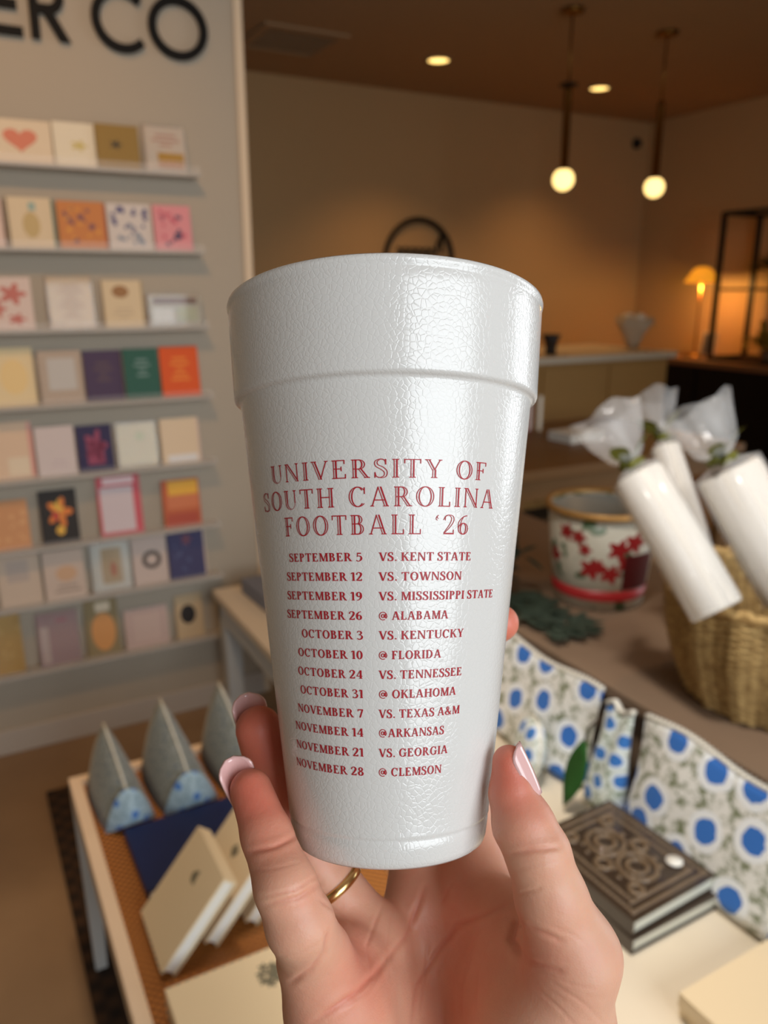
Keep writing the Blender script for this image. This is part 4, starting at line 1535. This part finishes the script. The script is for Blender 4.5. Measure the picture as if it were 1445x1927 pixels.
        if c == 'T':
            s.stem(0.30, head=False)
            s.hbar(0.02, 0.58 + w, 1 - t, 1)
            s.tick(0.02 + t, 0.76, 1)
            s.tick(0.58 + w, 0.76, 1)
            return 0.60 + w
        if c == 'U':
            s.stem(0.08, y0=0.34, foot=False)
            s.stem(0.66, t, y0=0.34, foot=False)
            O = arc(0.08 + (0.58 + t) / 2, 0.34, (0.58 + t) / 2, 0.36, 180, 360, 20)
            I = [(0.08 + w + (0.58 - w) * k / 20, 0.34 - (0.36 - t) * math.sin(math.pi * k / 20)) for k in range(21)]
            I = [(0.08 + w + (0.58 - w) * (1 - math.cos(math.pi * k / 20)) / 2, 0.34 - (0.36 - t) * math.sin(math.pi * k / 20)) for k in range(21)]
            if s.inline:
                mid = lambda f: [tuple(np.array(a) * (1 - f) + np.array(b) * f) for a, b in zip(O, I)]
                s.band(O, mid(0.3))
                s.band(mid(0.7), I)
            else:
                s.band(O, I)
            return 0.82
        if c == 'V':
            s.slab(0.34, 0, 0.04, 1, 0, 0, w)
            s.slab2(0.40, 0, 0.70, 1, t)
            s.serif(0.05, w * 0.9, 1)
            s.serif(0.70, t, 1)
            return 0.80
        if c == 'W':
            s.slab(0.28, 0, 0.03, 1, 0, 0, w)
            s.slab2(0.36, 0, 0.56, 1, t)
            s.slab(0.74, 0, 0.50, 1, 0, 0, w)
            s.slab2(0.80, 0, 1.06, 1, t)
            s.serif(0.04, w * 0.9, 1)
            s.serif(0.52, w * 0.9, 1)
            s.serif(1.06, t, 1)
            return 1.16
        if c == 'X':
            s.slab(0.56, 0, 0.04, 1, 0, 0, w)
            s.slab2(0.06, 0, 0.62, 1, t)
            for x, y in ((0.06, 0), (0.60, 0), (0.05, 1), (0.60, 1)):
                s.serif(x, t * 1.4, y)
            return 0.78
        if c == 'Y':
            s.stem(0.32, y1=0.46, head=False)
            s.slab(0.30, 0.42, 0.03, 1, 0, 0, w)
            s.slab2(0.38, 0.42, 0.64, 1, t)
            s.serif(0.04, w * 0.9, 1)
            s.serif(0.64, t, 1)
            return 0.76
        if c == '.':
            s.quad((0.06, 0), (0.20, 0), (0.20, 0.15), (0.06, 0.15))
            return 0.26
        if c == "'":
            s.stroke([(0.16, 0.98), (0.08, 0.90), (0.08, 0.80), (0.13, 0.76)], [t * 0.6, t, w * 0.8, w * 0.8])
            return 0.24
        if c == '@':
            s.ring(0.46, 0.46, 0.44, 0.50, -40, 300, t, t, 34)
            s.ring(0.44, 0.46, 0.20, 0.24, 0, 360, t * 1.3, t, 24)
            s.slab2(0.60, 0.26, 0.64, 0.70, w * 0.7)
            s.stroke([(0.66, 0.28), (0.76, 0.26), (0.86, 0.36), (0.88, 0.48)], [t, t, t, t])
            return 1.0
        if c == '&':
            s.stroke([(0.76, 0.46), (0.62, 0.14), (0.36, 0.02), (0.12, 0.12), (0.10, 0.32), (0.40, 0.58), (0.48, 0.80), (0.36, 0.97), (0.22, 0.84), (0.30, 0.62), (0.56, 0.22), (0.80, 0.02)],
                     [t, t, t, w * 0.8, w, t, t, t, w * 0.8, w, w, t])
            return 0.88
        if c == '0':
            s.ring(0.33, 0.5, 0.31, 0.52, 0, 360, n=36)
            return 0.66
        if c == '1':
            s.stem(0.16, head=False)
            s.stroke([(0.02, 0.82), (0.16, 0.98)], [t, t], 2)
            return 0.24 + w
        if c == '2':
            s.stroke([(0.06, 0.72), (0.12, 0.92), (0.30, 0.99), (0.48, 0.88), (0.48, 0.66), (0.30, 0.36), (0.05, 0.06)], [w * 0.8, t, t, w, w, w * 0.8, t])
            s.hbar(0.04, 0.56, 0, t * 1.5)
            s.tick(0.58, 0, 0.24)
            return 0.62
        if c == '3':
            s.stroke([(0.06, 0.80), (0.16, 0.97), (0.36, 0.97), (0.46, 0.80), (0.38, 0.62), (0.20, 0.55)], [t, t, t, w, t, t])
            s.stroke([(0.20, 0.56), (0.42, 0.50), (0.54, 0.30), (0.44, 0.08), (0.22, 0.0), (0.05, 0.12)], [t, t, w, w * 0.8, t, w * 0.7])
            return 0.62
        if c == '4':
            s.stem(0.38, head=False, y1=1)
            s.hbar(0.02, 0.64, 0.26, 0.26 + t)
            s.slab2(0.02, 0.28, 0.40, 1, t)
            return 0.68
        if c == '5':
            s.hbar(0.12, 0.50, 1 - w * 0.8, 1)
            s.slab2(0.10, 0.54, 0.12, 1, t)
            s.stroke([(0.10, 0.54), (0.30, 0.62), (0.50, 0.50), (0.52, 0.24), (0.36, 0.03), (0.18, 0.0), (0.04, 0.10)], [t, t, w * 0.8, w, t, t, w * 0.7])
            return 0.62
        if c == '6':
            s.ring(0.32, 0.30, 0.29, 0.31, 0, 360)
            s.stroke([(0.10, 0.30), (0.12, 0.62), (0.30, 0.90), (0.52, 0.98)], [w, w, t, t])
            return 0.64
        if c == '9':
            s.ring(0.32, 0.70, 0.29, 0.31, 0, 360)
            s.stroke([(0.54, 0.70), (0.52, 0.38), (0.34, 0.10), (0.12, 0.02)], [w, w, t, t])
            return 0.64
        if c == '7':
            s.hbar(0.02, 0.58, 1 - t * 1.5, 1)
            s.tick(0.02 + t, 0.74, 1)
            s.slab(0.18, 0, 0.52 - w * 0.4, 0.95, 0, 0, w * 0.8)
            return 0.60
        if c == '8':
            s.ring(0.32, 0.76, 0.24, 0.25, 0, 360, w * 0.8)
            s.ring(0.32, 0.26, 0.30, 0.28, 0, 360)
            return 0.64
        return 0.34


def set_line(bm, face, text, th0, th1, h0, hh, gap=0.09, space=0.32):
    """fit a line of text between two angles (degrees) round the cup, baseline h0, capital height hh (m)"""
    items, x = [], 0.0
    for k, c in enumerate(text):
        if c == ' ':
            x += space
            continue
        adv = face.glyph(c)
        items.append((x, [list(p_) for p_ in face.p]))
        x += adv + gap
    x -= gap
    rb_ = rbody(h0 + hh / 2)
    sc_ = (th1 - th0) / x
    for ox, polys in items:
        for p_ in polys:
            vs = []
            for (gx, gy) in p_:
                th = R(th0 + (ox + gx) * sc_)
                h = h0 + gy * hh
                rr_ = rbody(h) + 0.00013
                vs.append(bm.verts.new((rr_ * math.sin(th), -rr_ * math.cos(th), h)))
            try:
                bm.faces.new(vs)
            except ValueError:
                pass


M_red_ink = mat('print_dark_red', srgb(176, 28, 42), 0.45)
fc = Face(0.165, 0.052, 0.06, True)
bm = bmesh.new()
set_line(bm, fc, 'UNIVERSITY OF', -49.4, 40.4, 0.02253, 0.00490, 0.16, 0.50)
set_line(bm, fc, 'SOUTH CAROLINA', -57.7, 45.9, 0.01500, 0.00520, 0.16, 0.50)
set_line(bm, fc, "FOOTBALL '26", -43.9, 33.2, 0.00764, 0.00520, 0.16, 0.50)
from_bm('printed_title', bm, M_red_ink, cup)
fs = Face(0.185, 0.085, 0.06, False)
ROWS = [('SEPTEMBER 5', 'VS. KENT STATE', -42.9, -9.4, -3.0, 35.4, 0.61), ('SEPTEMBER 12', 'VS. TOWNSON', -45.5, -9.6, -3.2, 31.2, -4.62),
        ('SEPTEMBER 19', 'VS. MISSISSIPPI STATE', -46.4, -9.9, -3.3, 50.8, -9.85), ('SEPTEMBER 26', '@ ALABAMA', -47.8, -10.1, -3.4, 25.8, -15.06),
        ('OCTOBER 3', 'VS. KENTUCKY', -39.5, -10.1, -3.5, 33.9, -20.29), ('OCTOBER 10', '@ FLORIDA', -42.8, -10.4, -3.7, 23.3, -25.60),
        ('OCTOBER 24', 'VS. TENNESSEE', -44.1, -10.7, -3.8, 34.4, -30.87), ('OCTOBER 31', '@ OKLAHOMA', -43.7, -10.8, -3.9, 31.8, -36.11),
        ('NOVEMBER 7', 'VS. TEXAS A&M', -46.7, -11.0, -4.1, 34.5, -41.41), ('NOVEMBER 14', '@ARKANSAS', -50.1, -11.2, -4.2, 26.5, -46.61),
        ('NOVEMBER 21', 'VS. GEORGIA', -51.0, -11.5, -4.4, 29.0, -52.02), ('NOVEMBER 28', '@ CLEMSON', -52.9, -11.7, -4.6, 26.1, -57.25)]
bm = bmesh.new()
for a, b_, t0, t1, t2, t3, h in ROWS:
    set_line(bm, fs, a, t0, t1, h / 1000, 0.00225)
    set_line(bm, fs, b_, t2, t3, h / 1000, 0.00225)
from_bm('printed_schedule', bm, M_red_ink, cup)

# ------------------------------------------------------------------ the hand: one continuous surface grown round its bones
mm = 0.001
BONES = {
    'pinky': ([(472, 1486, 236), (502, 1572, 228), (537, 1668, 219), (564, 1738, 219), (600, 1815, 236)], [6.2, 7.1, 8.4, 9.2, 10.5]),
    'ring': ([(487, 1372, 262), (520, 1480, 266), (590, 1615, 268), (700, 1770, 266)], [7.6, 8.2, 8.8, 11.0]),
    'middle': ([(745, 1270, 304), (765, 1380, 304), (780, 1530, 300), (790, 1705, 282)], [7.0, 8.2, 9.2, 11.5]),
    'index': ([(942, 1172, 271), (895, 1200, 290), (872, 1310, 302), (880, 1490, 298), (900, 1660, 279)], [6.2, 7.2, 8.2, 9.2, 11.5]),
    'thumb': ([(958, 1434, 229), (964, 1495, 228), (984, 1550, 226), (1012, 1606, 224), (1037, 1690, 225), (1080, 1800, 228)], [4.9, 6.5, 8.6, 8.9, 10.0, 12.2]),
}
PALM = [
    ((592, 1805, 232), (720, 2280, 262), 11, 17), ((700, 1770, 266), (770, 2280, 268), 11.5, 17), ((790, 1705, 282), (820, 2280, 268), 12, 18),
    ((900, 1665, 279), (870, 2280, 266), 11.5, 18), ((1080, 1800, 228), (1030, 1960, 236), 12.2, 18.5), ((1030, 1960, 236), (900, 2280, 252), 18.5, 20),
    ((640, 1890, 240), (690, 2110, 250), 13.5, 18), ((690, 2110, 250), (740, 2280, 258), 18, 18), ((1040, 1740, 240), (900, 1690, 272), 7, 10),
    ((1005, 1800, 246), (930, 1920, 262), 9, 12), ((1010, 1890, 243), (930, 2120, 256), 14, 17), ((965, 1740, 256), (890, 1900, 268), 8, 11),
    ((820, 2280, 264), (830, 2520, 268), 21, 22), ((760, 2280, 262), (770, 2520, 268), 18, 19), ((880, 2280, 262), (880, 2520, 268), 18, 19),
    ((800, 1860, 276), (820, 2100, 272), 12, 14), ((690, 1840, 254), (760, 1930, 262), 9, 10), ((650, 1795, 252), (640, 1890, 244), 9, 12),
]
CREASES = [  # polylines over the palm side, half width (mm), depth (mm)
    ([(462, 1606), (520, 1592), (572, 1566)], 0.9, 0.45), ([(494, 1704), (560, 1690), (604, 1662)], 0.9, 0.45), ([(490, 1690), (556, 1674), (598, 1648)], 0.6, 0.25),
    ([(545, 1850), (584, 1826), (611, 1792), (621, 1750)], 1.0, 0.9), ([(520, 1802), (560, 1796), (600, 1776)], 0.5, 0.15), ([(474, 1640), (520, 1634), (566, 1622)], 0.5, 0.12),
    ([(640, 1900), (690, 1868), (724, 1815)], 0.6, 0.2), ([(735, 1720), (728, 1780), (735, 1850)], 0.6, 0.25), ([(905, 1740), (880, 1800), (872, 1850)], 0.6, 0.25), ([(925, 1760), (900, 1830), (896, 1900)], 0.6, 0.2),
    ([(1030, 1740), (1080, 1760), (1120, 1790)], 0.5, 0.15), ([(1005, 1820), (1070, 1850), (1130, 1865)], 0.5, 0.15), ([(830, 1700), (850, 1660)], 0.7, 0.25), ([(960, 1640), (1010, 1628), (1060, 1620)], 0.5, 0.15), ([(596, 1690), (640, 1720), (668, 1742)], 0.6, 0.25),
    ([(588, 1925), (666, 1872), (704, 1834), (765, 1762), (799, 1668)], 1.2, 0.8),
    ([(776, 1930), (786, 1850), (820, 1795), (860, 1742), (960, 1700)], 1.1, 0.7),
    ([(790, 1905), (800, 1840), (806, 1770)], 0.7, 0.35), ([(700, 1840), (690, 1780), (720, 1700)], 0.8, 0.4),
    ([(972, 1728), (962, 1767), (990, 1806)], 1.5, 1.5), ([(990, 1806), (1060, 1830)], 1.0, 0.5), ([(972, 1735), (1010, 1752), (1060, 1772)], 0.9, 0.5),
    ([(950, 1612), (1000, 1600), (1056, 1594)], 0.9, 0.4), ([(972, 1684), (1020, 1672)], 0.7, 0.3), ([(870, 1920), (868, 1850), (890, 1790)], 0.8, 0.3),
    ([(1040, 1850), (1100, 1890), (1140, 1930)], 0.6, 0.2), ([(1000, 1850), (1060, 1905), (1090, 1940)], 0.6, 0.2),
]


def P3(q):
    return np.array(hp(q[0], q[1], q[2] * mm))


VOX = 0.0006
allp = [P3(q) for b_ in BONES.values() for q in b_[0]] + [P3(q) for s_ in PALM for q in s_[:2]]
lo = np.min(allp, 0) - 0.030
hi = np.max(allp, 0) + 0.030
lo[1] = -0.205
dims = np.ceil((hi - lo) / VOX).astype(int)
gx = (lo[0] + VOX * np.arange(dims[0])).astype(np.float32)
gy = (lo[1] + VOX * np.arange(dims[1])).astype(np.float32)
gz = (lo[2] + VOX * np.arange(dims[2])).astype(np.float32)
BIG = 0.03


def cone_at(X, Y, Z, a, b_, ra, rb_):
    d_ = b_ - a
    t_ = np.clip(((X - a[0]) * d_[0] + (Y - a[1]) * d_[1] + (Z - a[2]) * d_[2]) / float(d_ @ d_), 0, 1)
    return np.sqrt((X - a[0] - d_[0] * t_) ** 2 + (Y - a[1] - d_[1] * t_) ** 2 + (Z - a[2] - d_[2] * t_) ** 2) - (ra + (rb_ - ra) * t_)


def smin(a, b_, k):
    h_ = np.clip(0.5 + 0.5 * (b_ - a) / k, 0, 1)
    return b_ * (1 - h_) + a * h_ - k * h_ * (1 - h_)


def put(F, a, b_, ra, rb_, k):
    pad = max(ra, rb_) + 0.016
    l_ = np.minimum(a, b_) - pad
    h_ = np.maximum(a, b_) + pad
    i0 = np.clip(((l_ - lo) / VOX).astype(int), 0, dims)
    i1 = np.clip(((h_ - lo) / VOX).astype(int) + 1, 0, dims)
    sl = tuple(slice(int(u), int(v)) for u, v in zip(i0, i1))
    D = cone_at(gx[sl[0]][:, None, None], gy[sl[1]][None, :, None], gz[sl[2]][None, None, :], a, b_, ra, rb_)
    F[sl] = smin(F[sl], D.astype(np.float32), k)


F = np.full(dims, BIG, np.float32)
for a, b_, ra, rb_ in PALM:
    put(F, P3(a), P3(b_), ra * mm, rb_ * mm, 0.009)
for nm, (pts, rad) in BONES.items():
    G = np.full(dims, BIG, np.float32)
    for k in range(len(pts) - 1):
        put(G, P3(pts[k]), P3(pts[k + 1]), rad[k] * mm, rad[k + 1] * mm, 0.0022)
    F = smin(F, G, {'thumb': 0.006, 'pinky': 0.002}.get(nm, 0.0045))


def surface_nets(F):
    s_ = F < 0
    c = np.zeros(tuple(np.array(F.shape) - 1), np.int8)
    for dx in (0, 1):
        for dy in (0, 1):
            for dz in (0, 1):
                c += s_[dx:F.shape[0] - 1 + dx, dy:F.shape[1] - 1 + dy, dz:F.shape[2] - 1 + dz]
    act = (c > 0) & (c < 8)
    idx = np.argwhere(act)
    num = np.full(act.shape, -1, np.int64)
    num[act] = np.arange(len(idx))
    acc = np.zeros((len(idx), 3))
    cnt = np.zeros(len(idx))
    corners = [(x, y, z) for x in (0, 1) for y in (0, 1) for z in (0, 1)]
    for a in corners:
        for ax in range(3):
            if a[ax] == 0:
                b_ = list(a)
                b_[ax] = 1
                fa = F[idx[:, 0] + a[0], idx[:, 1] + a[1], idx[:, 2] + a[2]]
                fb = F[idx[:, 0] + b_[0], idx[:, 1] + b_[1], idx[:, 2] + b_[2]]
                mk = (fa < 0) != (fb < 0)
                t_ = np.where(mk, fa / np.where(mk, fa - fb, 1), 0)
                p_ = np.array(a, float)[None, :].repeat(len(idx), 0)
                p_[:, ax] += t_
                acc[mk] += p_[mk]
                cnt[mk] += 1
    V = idx + acc / cnt[:, None]
    Q = []
    for ax in range(3):
        u, v = (ax + 1) % 3, (ax + 2) % 3
        sl0 = [slice(1, -1)] * 3
        sl0[ax] = slice(0, -1)
        sl1 = [slice(1, -1)] * 3
        sl1[ax] = slice(1, None)
        A, B = s_[tuple(sl0)], s_[tuple(sl1)]
        for flip, mk in ((False, A & ~B), (True, ~A & B)):
            e = np.argwhere(mk)
            off = np.ones(3, int)
            off[ax] = 0
            e = e + off
            def cell(du, dv):
                q = e.copy()
                q[:, u] -= du
                q[:, v] -= dv
                return num[q[:, 0], q[:, 1], q[:, 2]]
            quad = np.stack([cell(1, 1), cell(0, 1), cell(0, 0), cell(1, 0)], 1)
            Q.append(quad[:, ::-1] if flip else quad)
    Q = np.concatenate(Q)
    return V, Q[(Q >= 0).all(1)]


V, Q = surface_nets(F)
V = lo + V * VOX
me = bpy.data.meshes.new('hand')
me.from_pydata(V.tolist(), [], Q.tolist())
me.update()
# relax, then press the creases in
bm = bmesh.new()
bm.from_mesh(me)
for _ in range(6):
    bmesh.ops.smooth_vert(bm, verts=bm.verts[:], factor=0.5, use_axis_x=True, use_axis_y=True, use_axis_z=True)
bm.normal_update()
co = np.array([v.co for v in bm.verts])
no = np.array([v.normal for v in bm.verts])
px = 722.5 + FPX * co[:, 0] / -co[:, 2]
py = 963.5 - FPX * co[:, 1] / -co[:, 2]
facing = np.clip(-(no * co).sum(1) / np.linalg.norm(co, axis=1), 0, 1) ** 0.5
disp = np.zeros(len(co))
fold = np.zeros(len(co))
for line, hw, dp in CREASES:
    hw = hw * 0.72
    L_ = np.array(line, float)
    best = np.full(len(co), 1e9)
    along = np.zeros(len(co))
    tot = len(L_) - 1
    for k in range(tot):
        a, d_ = L_[k], L_[k + 1] - L_[k]
        t_ = np.clip(((px - a[0]) * d_[0] + (py - a[1]) * d_[1]) / (d_ @ d_), 0, 1)
        q = np.hypot(px - a[0] - d_[0] * t_, py - a[1] - d_[1] * t_)
        nearer = q < best
        best[nearer] = q[nearer]
        along[nearer] = ((k + t_) / tot)[nearer]
    dist = best * -co[:, 2] / FPX / mm
    fade = np.clip(np.minimum(along, 1 - along) * 6 + 0.25, 0, 1)
    g = np.exp(-(dist / hw) ** 2) * fade * facing
    shoulder = np.exp(-((dist - 2.4 * hw) / (1.3 * hw)) ** 2) * fade * facing
    disp = disp - dp * mm * g + 0.22 * dp * mm * shoulder
    fold = np.maximum(fold, g * min(1, dp))
co2 = co + no * disp[:, None]
for v, c in zip(bm.verts, co2):
    v.co = c
bm.to_mesh(me)
bm.free()
# skin pigment: rosier at the finger pads and in the fold lines
rose = np.zeros(len(co))
for q, r_, k in (((470, 1492, 230), 17, 1.0), ((500, 1560, 222), 14, 0.6), ((487, 1375, 258), 26, 1.1), ((520, 1480, 262), 22, 0.9), ((957, 1450, 222), 16, 1.0), ((975, 1510, 218), 15, 0.5), ((942, 1172, 268), 14, 1.0),
                 ((570, 1690, 215), 12, 0.25), ((650, 1830, 238), 20, 0.7), ((850, 1700, 268), 28, 0.4), ((840, 1860, 262), 30, 0.3), ((985, 1800, 220), 16, 0.45)):
    d_ = np.linalg.norm(co - P3(q), axis=1) / (r_ * mm)
    rose = np.maximum(rose, k * np.exp(-d_ ** 2))
rose = np.clip(rose + 0.35 * fold, 0, 1)
at = me.color_attributes.new('skin_rose', 'FLOAT_COLOR', 'POINT')
at.data.foreach_set('color', np.stack([rose, fold, rose * 0, rose * 0 + 1], 1).astype(np.float32).ravel())

m, nt, b = nodes('skin')
N = nt.nodes.new
L = nt.links
ca = N('ShaderNodeVertexColor')
ca.layer_name = 'skin_rose'
sx = N('ShaderNodeSeparateColor')
L.new(ca.outputs['Color'], sx.inputs[0])
tc = N('ShaderNodeTexCoord')
n1 = N('ShaderNodeTexNoise')
n1.inputs['Scale'].default_value = 160
n1.inputs['Detail'].default_value = 4
L.new(tc.outputs['Object'], n1.inputs['Vector'])
ma = N('ShaderNodeMath')
ma.operation = 'MULTIPLY_ADD'
ma.inputs[1].default_value = 0.35
L.new(n1.outputs['Fac'], ma.inputs[0])
sb = N('ShaderNodeMath')
sb.operation = 'SUBTRACT'
sb.inputs[1].default_value = 0.17
L.new(sx.outputs[0], sb.inputs[0])
L.new(sb.outputs[0], ma.inputs[2])
mx = N('ShaderNodeMix')
mx.data_type = 'RGBA'
mx.clamp_factor = True
mx.inputs[6].default_value = srgb(226, 174, 146)
mx.inputs[7].default_value = srgb(216, 120, 98)
L.new(ma.outputs[0], mx.inputs[0])
L.new(mx.outputs[2], b.inputs['Base Color'])
b.inputs['Roughness'].default_value = 0.48
b.inputs['Subsurface Weight'].default_value = 0.35
b.inputs['Subsurface Radius'].default_value = (1.0, 0.35, 0.2)
b.inputs['Subsurface Scale'].default_value = 0.004
n2 = N('ShaderNodeTexVoronoi')
n2.inputs['Scale'].default_value = 1500
L.new(tc.outputs['Object'], n2.inputs['Vector'])
n3 = N('ShaderNodeTexNoise')
n3.inputs['Scale'].default_value = 420
n3.inputs['Detail'].default_value = 5
L.new(tc.outputs['Object'], n3.inputs['Vector'])
ad = N('ShaderNodeMath')
ad.operation = 'MULTIPLY_ADD'
ad.inputs[1].default_value = 0.25
L.new(n2.outputs['Distance'], ad.inputs[0])
L.new(n3.outputs['Fac'], ad.inputs[2])
bp = N('ShaderNodeBump')
bp.inputs['Strength'].default_value = 0.32
bp.inputs['Distance'].default_value = 0.0004
L.new(ad.outputs[0], bp.inputs['Height'])
L.new(bp.outputs['Normal'], b.inputs['Normal'])
hand = link('hand', me, m, None, True)
hand.matrix_world = HM
tag(hand, 'right hand, palm up front, fingers and thumb closed round the foam cup', 'hand')

M_nail = mat('pink_nail', srgb(236, 190, 186), 0.14, 0.6, coat=0.6)


def nail(root, tip, dorsal, width, length, curl, label):
    """curved nail plate from its root to the free edge, arched across the finger"""
    root, tip, dn = Vector(root), Vector(tip), Vector(dorsal).normalized()
    ax = (tip - root).normalized()
    dn = (dn - ax * dn.dot(ax)).normalized()
    sd = ax.cross(dn)
    bm = bmesh.new()
    nu, nv = 12, 12
    g = []
    for j in range(nv + 1):
        f = j / nv
        ww = width * (0.80 + 0.20 * math.sin(math.pi * min(1, f * 1.2 + 0.1) / 2)) * (math.sqrt(max(0.02, 1 - (max(0, f - 0.72) / 0.29) ** 2)))
        row = []
        for i in range(nu + 1):
            u = 2 * i / nu - 1
            x = ww / 2 * u
            arch = -(width * 0.34) * (u * ww / width) ** 2
            row.append(bm.verts.new(root + ax * (length * f) + sd * x + dn * (arch - curl * f * f)))
        g.append(row)
    for j in range(nv):
        for i in range(nu):
            bm.faces.new((g[j][i], g[j][i + 1], g[j + 1][i + 1], g[j + 1][i]))
    bmesh.ops.recalc_face_normals(bm, faces=bm.faces[:])
    o = from_bm('fingernail', bm, M_nail, hand, True)
    sm = o.modifiers.new('thick', 'SOLIDIFY')
    sm.thickness = 0.0007
    sm.offset = 0
    o['label'] = label
    return o


nail(hp(460, 1500, 0.2412), hp(431, 1430, 0.2395), (-0.55, 0.30, -0.80), 0.0104, 0.0135, 0.001, 'pale pink nail of the little finger')
nail(hp(479, 1385, 0.2695), hp(460, 1308, 0.2690), (-0.40, 0.30, -0.85), 0.0112, 0.0150, 0.001, 'pale pink nail of the ring finger')
nail(hp(1018, 1491, 0.2272), hp(983, 1395, 0.2287), (0.95, 0.25, 0.22), 0.0098, 0.0150, 0.0010, 'glossy pale pink thumb nail')

# gold band on the finger behind the cup
a, b_ = hp(590, 1615, 0.268), hp(700, 1770, 0.266)
c = a.lerp(b_, 0.34)
rg = empty('ring', 'thin gold band on the finger behind the little finger', 'ring')
ax = (b_ - a).normalized()
Mr = ax.to_track_quat('Z', 'Y').to_matrix().to_4x4()
Mr.translation = c
rg.matrix_world = HM @ Mr
rr_ = 0.00965
lathe('band', [(rr_, -0.0016), (rr_ + 0.0008, -0.0013), (rr_ + 0.0011, 0), (rr_ + 0.0008, 0.0013), (rr_, 0.0016), (rr_, -0.0016)], mat('gold', srgb(238, 204, 136), 0.25, metal=1.0), rg, 64)
